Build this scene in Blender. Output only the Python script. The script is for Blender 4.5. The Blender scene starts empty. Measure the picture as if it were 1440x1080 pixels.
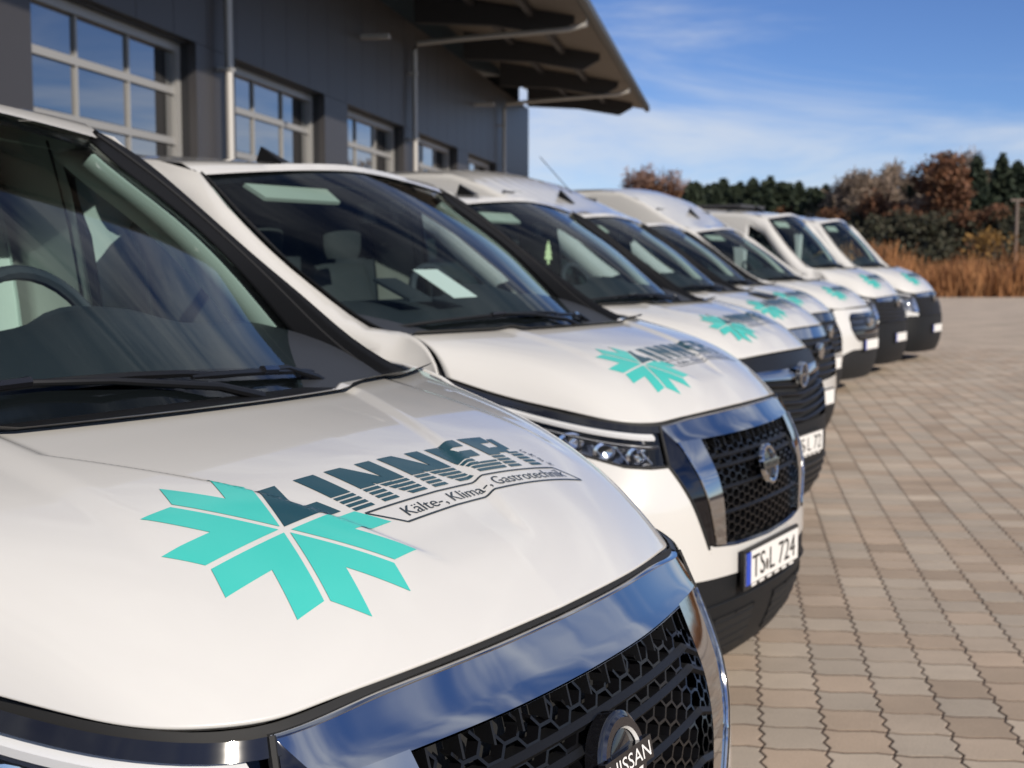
import bpy, bmesh, math, random
import numpy as np
from mathutils import Vector, Matrix
from mathutils.bvhtree import BVHTree

# ------------------------------------------------------------------ camera, sky, sun, exposure
scene = bpy.context.scene
scene.render.engine = 'CYCLES'
scene.cycles.use_denoising = True
scene.cycles.max_bounces = 8
scene.cycles.transparent_max_bounces = 12
scene.cycles.caustics_reflective = False
scene.cycles.caustics_refractive = False
scene.cycles.sample_clamp_indirect = 6.0
C = scene.collection

CAM_H = 1.51
PITCH = math.atan((540 - 367) / 1900.0)
cam = bpy.data.cameras.new('camera')
cam.sensor_width = 36.0
cam.lens = 47.5
cam.clip_start = 0.05
cam.clip_end = 3000
cam.dof.use_dof = True
cam.dof.focus_distance = 1.72
cam.dof.aperture_fstop = 8.0
camo = bpy.data.objects.new('camera', cam)
C.objects.link(camo)
camo.location = (0, 0, CAM_H)
camo.rotation_euler = (math.pi / 2 - PITCH, 0, 0)
scene.camera = camo

SUN_AZ = math.atan2(0.643, -0.766)      # clockwise from +Y
SUN_EL = math.radians(26.5)
world = bpy.data.worlds.new('World')
scene.world = world
world.use_nodes = True
wn, wl = world.node_tree.nodes, world.node_tree.links
wn.clear()
sky = wn.new('ShaderNodeTexSky')
sky.sky_type = 'NISHITA'
sky.sun_disc = False
sky.sun_elevation = SUN_EL
sky.sun_rotation = SUN_AZ
sky.altitude = 500
sky.air_density = 0.7
sky.dust_density = 0.0
sky.ozone_density = 5.0
tc = wn.new('ShaderNodeTexCoord')
mp = wn.new('ShaderNodeMapping')
mp.inputs['Scale'].default_value = (1.2, 1.8, 6.5)
mp.inputs['Location'].default_value = (4.2, 1.9, -0.62)
mp.inputs['Rotation'].default_value = (0.0, math.radians(7), math.radians(20))
nz = wn.new('ShaderNodeTexNoise')
nz.inputs['Scale'].default_value = 1.5
nz.inputs['Detail'].default_value = 8
nz.inputs['Roughness'].default_value = 0.6
nz.inputs['Distortion'].default_value = 0.9
rp = wn.new('ShaderNodeMapRange')
rp.inputs['From Min'].default_value = 0.36
rp.inputs['From Max'].default_value = 0.72
rp.inputs['To Max'].default_value = 0.75
rp.interpolation_type = 'SMOOTHSTEP'
mix = wn.new('ShaderNodeMix')
mix.data_type = 'RGBA'
mix.inputs['B'].default_value = (6.6, 6.9, 7.3, 1)
bg = wn.new('ShaderNodeBackground')
bg.inputs['Strength'].default_value = 0.12
wo = wn.new('ShaderNodeOutputWorld')
wl.new(tc.outputs['Generated'], mp.inputs['Vector'])
wl.new(mp.outputs[0], nz.inputs['Vector'])
wl.new(nz.outputs['Fac'], rp.inputs['Value'])
wl.new(rp.outputs[0], mix.inputs['Factor'])
hsv = wn.new('ShaderNodeHueSaturation')
hsv.inputs['Saturation'].default_value = 1.06
hsv.inputs['Hue'].default_value = 0.51
wl.new(sky.outputs[0], hsv.inputs['Color'])
wl.new(hsv.outputs[0], mix.inputs['A'])
wl.new(mix.outputs['Result'], bg.inputs['Color'])
wl.new(bg.outputs[0], wo.inputs['Surface'])

sun = bpy.data.lights.new('sun', 'SUN')
sun.energy = 4.9
sun.angle = math.radians(0.53)
sun.color = (1.0, 0.91, 0.79)
suno = bpy.data.objects.new('sun', sun)
C.objects.link(suno)
sdir = Vector((math.sin(SUN_AZ) * math.cos(SUN_EL), math.cos(SUN_AZ) * math.cos(SUN_EL), math.sin(SUN_EL)))
suno.rotation_euler = sdir.to_track_quat('Z', 'Y').to_euler()
suno.location = (0, 0, 30)

vs = scene.view_settings
vs.view_transform = 'Standard'
vs.look = 'None'
vs.gamma = 1.0
vs.use_curve_mapping = False
vs.exposure = -0.12

rng = random.Random(7)
nrg = np.random.default_rng(7)

# ------------------------------------------------------------------ materials
MATS = {}
def pmat(name, col, rough=0.5, metal=0.0, coat=0.0, spec=0.5, noise=None, bump=None, coatrough=0.015):
    m = bpy.data.materials.new(name)
    m.use_nodes = True
    nt = m.node_tree
    b = nt.nodes['Principled BSDF']
    b.inputs['Base Color'].default_value = (*col, 1)
    b.inputs['Roughness'].default_value = rough
    b.inputs['Metallic'].default_value = metal
    b.inputs['Coat Weight'].default_value = coat
    b.inputs['Coat Roughness'].default_value = coatrough
    b.inputs['Specular IOR Level'].default_value = spec
    if noise or bump:
        t = nt.nodes.new('ShaderNodeTexCoord')
    if noise:
        sc, amt, col2 = noise
        n = nt.nodes.new('ShaderNodeTexNoise')
        n.inputs['Scale'].default_value = sc
        n.inputs['Detail'].default_value = 6
        nt.links.new(t.outputs['Object'], n.inputs['Vector'])
        r = nt.nodes.new('ShaderNodeMapRange')
        r.inputs['From Min'].default_value = 0.35
        r.inputs['From Max'].default_value = 0.75
        r.inputs['To Max'].default_value = amt
        nt.links.new(n.outputs['Fac'], r.inputs['Value'])
        x = nt.nodes.new('ShaderNodeMix')
        x.data_type = 'RGBA'
        x.inputs['A'].default_value = (*col, 1)
        x.inputs['B'].default_value = (*col2, 1)
        nt.links.new(r.outputs[0], x.inputs['Factor'])
        nt.links.new(x.outputs['Result'], b.inputs['Base Color'])
    if bump:
        sc, st, ds = bump
        n2 = nt.nodes.new('ShaderNodeTexNoise')
        n2.inputs['Scale'].default_value = sc
        n2.inputs['Detail'].default_value = 5
        nt.links.new(t.outputs['Object'], n2.inputs['Vector'])
        bp = nt.nodes.new('ShaderNodeBump')
        bp.inputs['Strength'].default_value = st
        bp.inputs['Distance'].default_value = ds
        nt.links.new(n2.outputs['Fac'], bp.inputs['Height'])
        nt.links.new(bp.outputs[0], b.inputs['Normal'])
    MATS[name] = m
    return m

def glassmat(name, tint, rough=0.0, ior=1.5, extra=0.0):
    m = bpy.data.materials.new(name)
    m.use_nodes = True
    nt = m.node_tree
    nt.nodes.clear()
    o = nt.nodes.new('ShaderNodeOutputMaterial')
    tr = nt.nodes.new('ShaderNodeBsdfTransparent')
    tr.inputs[0].default_value = (*tint, 1)
    gl = nt.nodes.new('ShaderNodeBsdfGlossy')
    gl.inputs['Roughness'].default_value = rough
    fr = nt.nodes.new('ShaderNodeFresnel')
    fr.inputs[0].default_value = ior
    ad = nt.nodes.new('ShaderNodeMath')
    ad.operation = 'ADD'
    ad.use_clamp = True
    ad.inputs[1].default_value = extra
    mx = nt.nodes.new('ShaderNodeMixShader')
    nt.links.new(fr.outputs[0], ad.inputs[0])
    nt.links.new(ad.outputs[0], mx.inputs[0])
    nt.links.new(tr.outputs[0], mx.inputs[1])
    nt.links.new(gl.outputs[0], mx.inputs[2])
    nt.links.new(mx.outputs[0], o.inputs[0])
    MATS[name] = m
    return m

pmat('white_paint', (0.635, 0.622, 0.592), 0.30, 0, 1.0, 0.5, noise=(3.0, 0.25, (0.585, 0.572, 0.535)))
pmat('inner_white', (0.60, 0.66, 0.63), 0.5)
pmat('black_plastic', (0.007, 0.0072, 0.008), 0.42, 0, 0, 0.35, bump=(400, 0.15, 0.001))
pmat('grey_plastic', (0.010, 0.0105, 0.0115), 0.55, 0, 0, 0.22, bump=(400, 0.2, 0.001))
pmat('gloss_black', (0.010, 0.010, 0.012), 0.08, 0, 0.6)
pmat('grille_black', (0.005, 0.005, 0.006), 0.3, 0, 0, 0.35)
pmat('gap_black', (0.006, 0.006, 0.006), 0.7)
pmat('rubber', (0.016, 0.016, 0.017), 0.8)
pmat('chrome', (0.58, 0.58, 0.58), 0.05, 1.0)
pmat('chrome_smoked', (0.075, 0.075, 0.085), 0.06, 1.0)
pmat('emblem_metal', (0.16, 0.16, 0.18), 0.15, 1.0)
pmat('silver', (0.55, 0.56, 0.58), 0.25, 1.0)
pmat('white_strip', (0.88, 0.87, 0.84), 0.18, 0, 0.8)
pmat('lamp_reflector', (0.75, 0.76, 0.78), 0.12, 1.0)
pmat('lamp_bezel', (0.42, 0.42, 0.43), 0.25, 0.85)
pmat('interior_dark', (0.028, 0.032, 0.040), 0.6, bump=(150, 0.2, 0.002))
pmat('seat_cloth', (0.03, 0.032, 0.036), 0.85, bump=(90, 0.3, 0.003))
pmat('vinyl_turquoise', (0.050, 0.50, 0.43), 0.34, 0, 0.6, noise=(9, 0.35, (0.075, 0.54, 0.47)))
pmat('vinyl_petrol', (0.006, 0.052, 0.070), 0.35, 0, 0.35)
pmat('vinyl_black', (0.02, 0.03, 0.035), 0.4, 0, 0.3)
pmat('plate_white', (0.80, 0.78, 0.74), 0.4)
pmat('plate_blue', (0.015, 0.06, 0.45), 0.4)
pmat('plate_black', (0.012, 0.012, 0.012), 0.4)
pmat('paper', (0.82, 0.82, 0.80), 0.8)
pmat('visor', (0.42, 0.45, 0.40), 0.8)
pmat('card', (0.45, 0.36, 0.18), 0.8)
pmat('tree_card', (0.70, 0.78, 0.45), 0.7)
pmat('green_print', (0.02, 0.25, 0.08), 0.6)
pmat('wall_panel', (0.058, 0.054, 0.055), 0.42, 0.2, noise=(0.6, 0.25, (0.068, 0.064, 0.065)))
pmat('wall_dark', (0.020, 0.020, 0.022), 0.5)
pmat('soffit', (0.21, 0.185, 0.16), 0.7, noise=(2.0, 0.4, (0.16, 0.14, 0.12)))
pmat('beam', (0.045, 0.045, 0.050), 0.6)
pmat('gutter', (0.10, 0.10, 0.095), 0.5, 0.5)
pmat('zinc', (0.50, 0.48, 0.45), 0.45, 0.2)
pmat('door_frame', (0.355, 0.348, 0.335), 0.45, 0.2)
pmat('hall_floor', (0.10, 0.10, 0.10), 0.8)
pmat('wood_pole', (0.22, 0.17, 0.14), 0.9, noise=(6, 0.5, (0.15, 0.12, 0.10)))
glassmat('windshield_glass', (0.72, 0.84, 0.83), 0.0, 1.34, 0.0)
glassmat('side_glass', (0.66, 0.76, 0.76), 0.0, 1.52, 0.0)
glassmat('lamp_lens', (0.92, 0.93, 0.95), 0.0, 1.45, 0.0)
glassmat('hall_glass', (0.10, 0.13, 0.16), 0.0, 1.6, 0.42)

def leafmat(name, cols):
    m = bpy.data.materials.new(name)
    m.use_nodes = True
    nt = m.node_tree
    b = nt.nodes['Principled BSDF']
    b.inputs['Roughness'].default_value = 0.75
    g = nt.nodes.new('ShaderNodeNewGeometry')
    oi = nt.nodes.new('ShaderNodeObjectInfo')
    ad = nt.nodes.new('ShaderNodeMath')
    ad.operation = 'MULTIPLY_ADD'
    ad.inputs[1].default_value = 0.75
    ml = nt.nodes.new('ShaderNodeMath')
    ml.operation = 'MULTIPLY'
    ml.inputs[1].default_value = 0.25
    cr = nt.nodes.new('ShaderNodeValToRGB')
    els = cr.color_ramp.elements
    els[0].color = (*cols[0], 1)
    els[1].color = (*cols[-1], 1)
    for i, c in enumerate(cols[1:-1]):
        e = els.new((i + 1) / (len(cols) - 1))
        e.color = (*c, 1)
    nt.links.new(oi.outputs['Random'], ml.inputs[0])
    nt.links.new(g.outputs['Random Per Island'], ad.inputs[0])
    nt.links.new(ml.outputs[0], ad.inputs[2])
    nt.links.new(ad.outputs[0], cr.inputs[0])
    nt.links.new(cr.outputs[0], b.inputs['Base Color'])
    MATS[name] = m
    return m
leafmat('needles', [(0.016, 0.028, 0.016), (0.030, 0.045, 0.022), (0.045, 0.058, 0.030)])
leafmat('rust_leaves', [(0.085, 0.034, 0.017), (0.17, 0.066, 0.026), (0.10, 0.05, 0.024), (0.22, 0.098, 0.035)])
leafmat('olive_leaves', [(0.022, 0.027, 0.014), (0.038, 0.038, 0.018), (0.055, 0.042, 0.022)])
leafmat('pale_twigs', [(0.16, 0.12, 0.09), (0.24, 0.18, 0.13), (0.30, 0.22, 0.17)])
leafmat('pink_twigs', [(0.17, 0.09, 0.07), (0.24, 0.14, 0.10), (0.28, 0.17, 0.13)])
leafmat('reed', [(0.17, 0.068, 0.026), (0.29, 0.122, 0.042), (0.36, 0.17, 0.062), (0.21, 0.10, 0.04)])
leafmat('yellow_leaves', [(0.25, 0.14, 0.03), (0.33, 0.18, 0.05)])
pmat('bark', (0.07, 0.055, 0.045), 0.9, noise=(8, 0.6, (0.12, 0.10, 0.085)))

def pavermat():
    m = bpy.data.materials.new('paver_stone')
    m.use_nodes = True
    nt = m.node_tree
    b = nt.nodes['Principled BSDF']
    b.inputs['Roughness'].default_value = 0.85
    g = nt.nodes.new('ShaderNodeNewGeometry')
    oi = nt.nodes.new('ShaderNodeObjectInfo')
    ad = nt.nodes.new('ShaderNodeMath')
    ad.operation = 'ADD'
    fr = nt.nodes.new('ShaderNodeMath')
    fr.operation = 'FRACT'
    nt.links.new(g.outputs['Random Per Island'], ad.inputs[0])
    nt.links.new(oi.outputs['Random'], ad.inputs[1])
    nt.links.new(ad.outputs[0], fr.inputs[0])
    cr = nt.nodes.new('ShaderNodeValToRGB')
    e = cr.color_ramp.elements
    e[0].color = (0.37, 0.285, 0.207, 1)
    e[1].color = (0.58, 0.475, 0.362, 1)
    k = e.new(0.35); k.color = (0.52, 0.40, 0.293, 1)
    k = e.new(0.7); k.color = (0.44, 0.37, 0.29, 1)
    nt.links.new(fr.outputs[0], cr.inputs[0])
    n = nt.nodes.new('ShaderNodeTexNoise')
    n.inputs['Scale'].default_value = 1.1
    n.inputs['Detail'].default_value = 9
    n.inputs['Roughness'].default_value = 0.7
    nt.links.new(g.outputs['Position'], n.inputs['Vector'])
    n2 = nt.nodes.new('ShaderNodeTexNoise')
    n2.inputs['Scale'].default_value = 160
    n2.inputs['Detail'].default_value = 4
    nt.links.new(g.outputs['Position'], n2.inputs['Vector'])
    mr = nt.nodes.new('ShaderNodeMapRange')
    mr.inputs['From Min'].default_value = 0.3
    mr.inputs['From Max'].default_value = 0.7
    mr.inputs['To Min'].default_value = 0.82
    mr.inputs['To Max'].default_value = 1.12
    nt.links.new(n.outputs['Fac'], mr.inputs['Value'])
    mr2 = nt.nodes.new('ShaderNodeMapRange')
    mr2.inputs['From Min'].default_value = 0.3
    mr2.inputs['From Max'].default_value = 0.7
    mr2.inputs['To Min'].default_value = 0.86
    mr2.inputs['To Max'].default_value = 1.12
    nt.links.new(n2.outputs['Fac'], mr2.inputs['Value'])
    mm = nt.nodes.new('ShaderNodeMath')
    mm.operation = 'MULTIPLY'
    nt.links.new(mr.outputs[0], mm.inputs[0])
    nt.links.new(mr2.outputs[0], mm.inputs[1])
    vm = nt.nodes.new('ShaderNodeVectorMath')
    vm.operation = 'SCALE'
    nt.links.new(cr.outputs[0], vm.inputs[0])
    nt.links.new(mm.outputs[0], vm.inputs['Scale'])
    nt.links.new(vm.outputs[0], b.inputs['Base Color'])
    bp = nt.nodes.new('ShaderNodeBump')
    bp.inputs['Strength'].default_value = 0.5
    bp.inputs['Distance'].default_value = 0.002
    nt.links.new(n2.outputs['Fac'], bp.inputs['Height'])
    nt.links.new(bp.outputs[0], b.inputs['Normal'])
    MATS['paver_stone'] = m
pavermat()

PHI = math.atan(315 / 1900.0)
def farpavemat():
    m = bpy.data.materials.new('far_paving')
    m.use_nodes = True
    nt = m.node_tree
    b = nt.nodes['Principled BSDF']
    b.inputs['Roughness'].default_value = 0.9
    g = nt.nodes.new('ShaderNodeNewGeometry')
    mp_ = nt.nodes.new('ShaderNodeMapping')
    mp_.inputs['Rotation'].default_value = (0, 0, PHI)
    nt.links.new(g.outputs['Position'], mp_.inputs['Vector'])
    br = nt.nodes.new('ShaderNodeTexBrick')
    br.offset = 0.0
    br.inputs['Scale'].default_value = 1.0
    br.inputs['Brick Width'].default_value = 0.2
    br.inputs['Row Height'].default_value = 0.2
    br.inputs['Mortar Size'].default_value = 0.007
    br.inputs['Color1'].default_value = (0.55, 0.445, 0.335, 1)
    br.inputs['Color2'].default_value = (0.50, 0.405, 0.31, 1)
    br.inputs['Mortar'].default_value = (0.20, 0.15, 0.11, 1)
    nt.links.new(mp_.outputs[0], br.inputs['Vector'])
    n = nt.nodes.new('ShaderNodeTexNoise')
    n.inputs['Scale'].default_value = 0.9
    n.inputs['Detail'].default_value = 8
    nt.links.new(g.outputs['Position'], n.inputs['Vector'])
    mr = nt.nodes.new('ShaderNodeMapRange')
    mr.inputs['From Min'].default_value = 0.3
    mr.inputs['From Max'].default_value = 0.7
    mr.inputs['To Min'].default_value = 0.82
    mr.inputs['To Max'].default_value = 1.12
    nt.links.new(n.outputs['Fac'], mr.inputs['Value'])
    vm = nt.nodes.new('ShaderNodeVectorMath')
    vm.operation = 'SCALE'
    nt.links.new(br.outputs['Color'], vm.inputs[0])
    nt.links.new(mr.outputs[0], vm.inputs['Scale'])
    nt.links.new(vm.outputs[0], b.inputs['Base Color'])
    MATS['far_paving'] = m
farpavemat()
pmat('joint_sand', (0.095, 0.062, 0.044), 0.95, noise=(9, 1.0, (0.022, 0.015, 0.012)))
pmat('earth', (0.15, 0.10, 0.055), 0.95, noise=(0.4, 0.7, (0.09, 0.075, 0.035)))

# ------------------------------------------------------------------ mesh helpers
def add(name, V, F, mat, parent=None, smooth=True, sharp=35, solid=None, kind=None):
    me = bpy.data.meshes.new(name)
    me.from_pydata([tuple(map(float, v)) for v in V], [], [tuple(f) for f in F])
    me.materials.append(MATS[mat])
    if smooth:
        me.shade_smooth()
        if sharp is not None:
            me.set_sharp_from_angle(angle=math.radians(sharp))
    me.update()
    o = bpy.data.objects.new(name, me)
    C.objects.link(o)
    if parent is not None:
        o.parent = parent
    if solid:
        s = o.modifiers.new('thick', 'SOLIDIFY')
        s.thickness = abs(solid)
        s.offset = -1 if solid > 0 else 1
    if kind:
        o['kind'] = kind
    return o

def tag(o, label, cat=None, group=None, kind=None):
    o['label'] = label
    if cat: o['category'] = cat
    if group: o['group'] = group
    if kind: o['kind'] = kind
    return o

def empty(name, loc, rz=0):
    o = bpy.data.objects.new(name, None)
    C.objects.link(o)
    o.location = loc
    o.rotation_euler = (0, 0, rz)
    o.empty_display_size = 0.1
    return o

def grid(fn, us, vs_, skip=None):
    V, F = [], []
    n = len(vs_)
    for u in us:
        for v in vs_:
            V.append(fn(u, v))
    for i in range(len(us) - 1):
        for j in range(n - 1):
            if skip and skip(i, j): continue
            a = i * n + j
            F.append((a, a + n, a + n + 1, a + 1))
    return V, F

def join(*parts):
    V, F = [], []
    for v, f in parts:
        k = len(V)
        V += list(v)
        F += [tuple(i + k for i in q) for q in f]
    return V, F

def box(x0, x1, y0, y1, z0, z1):
    V = [(x0, y0, z0), (x1, y0, z0), (x1, y1, z0), (x0, y1, z0), (x0, y0, z1), (x1, y0, z1), (x1, y1, z1), (x0, y1, z1)]
    F = [(3, 2, 1, 0), (4, 5, 6, 7), (0, 1, 5, 4), (1, 2, 6, 5), (2, 3, 7, 6), (3, 0, 4, 7)]
    return V, F

def tube(pts, r, n=8, caps=True, closed=False):
    P = [Vector(p) for p in pts]
    rs = r if isinstance(r, (list, tuple)) else [r] * len(P)
    V, F = [], []
    m = len(P)
    for i, p in enumerate(P):
        if closed:
            d = P[(i + 1) % m] - P[i - 1]
        else:
            d = P[min(i + 1, m - 1)] - P[max(i - 1, 0)]
        d.normalize()
        up = Vector((0, 0, 1)) if abs(d.z) < 0.95 else Vector((1, 0, 0))
        a = d.cross(up).normalized()
        b = d.cross(a).normalized()
        for k in range(n):
            t = 2 * math.pi * k / n
            V.append(p + a * (math.cos(t) * rs[i]) + b * (math.sin(t) * rs[i]))
    for i in range(m if closed else m - 1):
        j = (i + 1) % m
        for k in range(n):
            F.append((i * n + k, i * n + (k + 1) % n, j * n + (k + 1) % n, j * n + k))
    if caps and not closed:
        F.append(tuple(range(n))[::-1])
        F.append(tuple((m - 1) * n + k for k in range(n)))
    return V, F

def lathe(prof, n, fn):
    V, F = [], []
    for r, h in prof:
        for k in range(n):
            t = 2 * math.pi * k / n
            V.append(fn(r * math.cos(t), r * math.sin(t), h))
    for i in range(len(prof) - 1):
        for k in range(n):
            F.append((i * n + k, i * n + (k + 1) % n, (i + 1) * n + (k + 1) % n, (i + 1) * n + k))
    return V, F

class Spl:
    def __init__(s, x, y):
        x = np.array(x, float); y = np.array(y, float); n = len(x); h = np.diff(x)
        A = np.eye(n); b = np.zeros((n,) + y.shape[1:])
        for i in range(1, n - 1):
            A[i, i - 1] = h[i - 1]; A[i, i] = 2 * (h[i - 1] + h[i]); A[i, i + 1] = h[i]
            b[i] = 6 * ((y[i + 1] - y[i]) / h[i] - (y[i] - y[i - 1]) / h[i - 1])
        s.x, s.y, s.h, s.m = x, y, h, np.linalg.solve(A, b)
    def __call__(s, t):
        t = min(max(t, s.x[0]), s.x[-1])
        i = min(max(int(np.searchsorted(s.x, t)) - 1, 0), len(s.h) - 1)
        h = s.h[i]; a = (s.x[i + 1] - t) / h; b = (t - s.x[i]) / h
        return a * s.y[i] + b * s.y[i + 1] + ((a ** 3 - a) * s.m[i] + (b ** 3 - b) * s.m[i + 1]) * h * h / 6

def sm(a, b, x):
    t = min(max((x - a) / (b - a), 0), 1)
    return t * t * (3 - 2 * t)
def lin(x, xs, ys): return float(np.interp(x, xs, ys))
def frange(a, b, n): return [a + (b - a) * i / (n - 1) for i in range(n)]

# text as flat 2D polygons (built-in font)
_txt = {}
def text_mesh(s, size):
    key = (s, size)
    if key in _txt: return _txt[key]
    cu = bpy.data.curves.new('t', 'FONT')
    cu.body = s
    cu.size = size
    cu.resolution_u = 3
    ob = bpy.data.objects.new('t', cu)
    C.objects.link(ob)
    dg = bpy.context.evaluated_depsgraph_get()
    dg.update()
    me = ob.evaluated_get(dg).to_mesh()
    V = [(v.co.x, v.co.y) for v in me.vertices]
    F = [tuple(p.vertices) for p in me.polygons]
    ob.evaluated_get(dg).to_mesh_clear()
    bpy.data.objects.remove(ob)
    bpy.data.curves.remove(cu)
    _txt[key] = (V, F)
    return _txt[key]

# ------------------------------------------------------------------ van geometry (metres; x forward, y to the van's left, z up)
HF = np.array([(0, -.004, 1.022), (.2, -.014, 1.020), (.36, -.038, 1.014), (.48, -.066, 1.006), (.545, -.088, 1.002), (.60, -.125, 1.004),
               (.66, -.19, 1.014), (.725, -.33, 1.046), (.80, -.52, 1.092), (.87, -.69, 1.15)])
HU = [0, .22, .42, .56, .64, .70, .77, .86, .94, 1.0]
hf = Spl(HU, HF)
def hood_pt(u, v, ins=0.0):
    s = -1 if u < 0 else 1
    u = abs(u)
    Fp = hf(u)
    l = .83 * u
    R = np.array([l, -.61 - .33 * l * l, 1.283 - .014 * l * l])
    g = .5 * v + .5 * v ** 4
    p = R + (Fp - R) * v
    p[2] = R[2] + (Fp[2] - R[2]) * g + .004 * sm(.3, .9, u) * 4 * v * (1 - v)
    x, l, z = p[1], p[0], p[2]
    lc = .17 + .667 * min(max(-x - .125, -.05), .42) if s < 0 else .10 + .5 * min(max(-x - .19, -.06), .40)
    d = -.0095 * (1 - sm(lc - .016, lc + .013, l)) * (1 - sm(-.17, -.085, x))
    d += .006 * (1 - sm(.47, .53, l)) * (1 - sm(-.36, -.2, x))
    z += d * sm(0, .1, 1 - v) - ins
    return (x, s * l, z)

X0 = Spl([.10, .17, .25, .35, .49, .60, .82, .93, 1.02, 1.2], [-.03, .02, .06, .09, .10, .098, .075, .033, -.004, -.08])
TT = list(np.linspace(0, 1, 10))
LLs = Spl(TT, np.array([(0, 0), (.2, -.006), (.4, -.028), (.55, -.060), (.68, -.115), (.78, -.19), (.86, -.29), (.92, -.43), (.95, -.58), (.96, -.74)]))
ULs = Spl(TT, np.array([(0, 0), (.2, -.010), (.4, -.042), (.55, -.080), (.64, -.155), (.69, -.25), (.735, -.36), (.783, -.465), (.83, -.555), (.875, -.635)]))
ZT = Spl(TT, [1.022, 1.020, 1.013, 1.002, 1.011, 1.028, 1.053, 1.083, 1.115, 1.15])
def FS(t, z, off=0.0):
    s = -1 if t < 0 else 1
    t = abs(t)
    w = min(max((z - .75) / .30, 0), 1.4)
    w = w if w < 1 else 1
    a, b = LLs(t), ULs(t)
    l = a[0] * (1 - w) + b[0] * w
    dx = a[1] * (1 - w) + b[1] * w
    # offset inward (negative = outwards)
    th = math.radians(lin(t, [0, .33, .6, .8, 1], [0, 14, 45, 66, 80]))
    return (X0(z) + dx - off * math.cos(th), s * (l - off * math.sin(th)), z)

EGs = Spl([0, .13, .26, .39, .57, .75, .92, 1.0], np.array([(-1.005, .77, 1.230), (-1.10, .81, 1.280), (-1.205, .825, 1.358), (-1.305, .83, 1.446),
           (-1.446, .82, 1.568), (-1.583, .80, 1.668), (-1.718, .768, 1.766), (-1.775, .758, 1.812)]))
POs = Spl([0, .18, .34, .48, .70, .90, 1.0], np.array([(-.847, .83, 1.270), (-1.02, .855, 1.341), (-1.179, .865, 1.440), (-1.312, .865, 1.525),
           (-1.559, .848, 1.702), (-1.712, .82, 1.807), (-1.80, .805, 1.852)]))
def glass_pt(u, v, off=0.0):
    a = abs(u)
    vc = min(max(v, 0), 1)
    ex = v - vc
    B = np.array((-.755, 0, 1.262)); T_ = np.array((-1.69, 0, 1.868))
    c = B + (T_ - B) * v
    bul = .032 * 4 * vc * (1 - vc)
    c = c + np.array((.52, 0, .85)) * bul
    e = EGs(vc) + np.array((-.90 * ex, 0, .60 * ex))
    k = a ** 1.55
    return (c[0] * (1 - k) + e[0] * k + .52 * off, e[1] * u, c[2] * (1 - k) + e[2] * k + .85 * off)

def po_pt(v):   # outer edge of the black pillar trim, left side
    return tuple(POs(v))
_pv = [POs(i / 200) for i in range(201)]
_px = [-p[0] for p in _pv]; _pl = [p[1] for p in _pv]; _pz = [p[2] for p in _pv]

RE_L = lambda x: lin(x, [-4.95, -2.4, -1.80], [.84, .84, .808])
RE_Z = lambda x: lin(x, [-4.95, -3.2, -2.4, -2.05, -1.80], [1.89, 1.905, 1.898, 1.882, 1.858])
rcs = Spl([-4.95, -3.4, -2.6, -2.1, -1.68], [1.955, 1.972, 1.955, 1.922, 1.872])

ARCHES = [(-1.08, .365), (-4.05, .365)]
def zbot(x):
    z = .24
    for c, r in ARCHES:
        d = r * r - (x - c) ** 2
        if d > 0: z = max(z, .34 + math.sqrt(d))
    return z
def side_top(x):   # top boundary of the side panel: (l, z)
    if x > -.847:
        k = min(max((x + .847) / .157, 0), 1)
        return (.83 + (.872 - .83) * k, 1.272 - .122 * (.5 * k + .5 * k ** 4) + .034 * k * (1 - k))
    if x > -1.80:
        return (lin(-x, _px, _pl), lin(-x, _px, _pz))
    return (RE_L(x), RE_Z(x))
def side_pt(x, z):
    tl, tz = side_top(x)
    w = .962
    zb = lin(-x, [.69, 1.05], [.86, 1.08])
    if z <= zb:
        l = w - .012 * (1 - z / zb) ** 2
    else:
        k = (z - zb) / max(tz - zb, .01)
        k = min(max(k, 0), 1)
        l = w + (tl - w) * k ** lin(-x, [.69, .80, 1.0, 1.8, 2.4], [2.2, 2.2, 2.5, 2.5, 1.6])
    return l

def identity(p): return p

class VanStyle:
    def __init__(s, zk=None, xk=None, ws=1.0, rh=0.0, tail=0.0):
        s.zk, s.xk, s.ws, s.rh, s.tail = zk, xk, ws, rh, tail
    def __call__(s, p):
        x, y, z = p
        if s.rh:
            z2 = z + s.rh * sm(-1.72, -2.75, x) * sm(1.55, 1.88, z) if False else z + s.rh * sm(0, 1, (-1.72 - x) / 1.1) * sm(1.45, 1.88, z)
        else:
            z2 = z
        if s.zk and z <= 1.97: 
            zz = lin(z, s.zk[0], s.zk[1]) + (z2 - z)
        elif s.zk:
            zz = s.zk[1][-1] + (z - s.zk[0][-1]) + (z2 - z)
        else:
            zz = z2
        if s.xk: x = lin(x, s.xk[0], s.xk[1])
        return (x, y * s.ws, zz)

def mirror_patch(P):
    V, F = P
    return [(v[0], -v[1], v[2]) for v in V], [f[::-1] for f in F]

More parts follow.
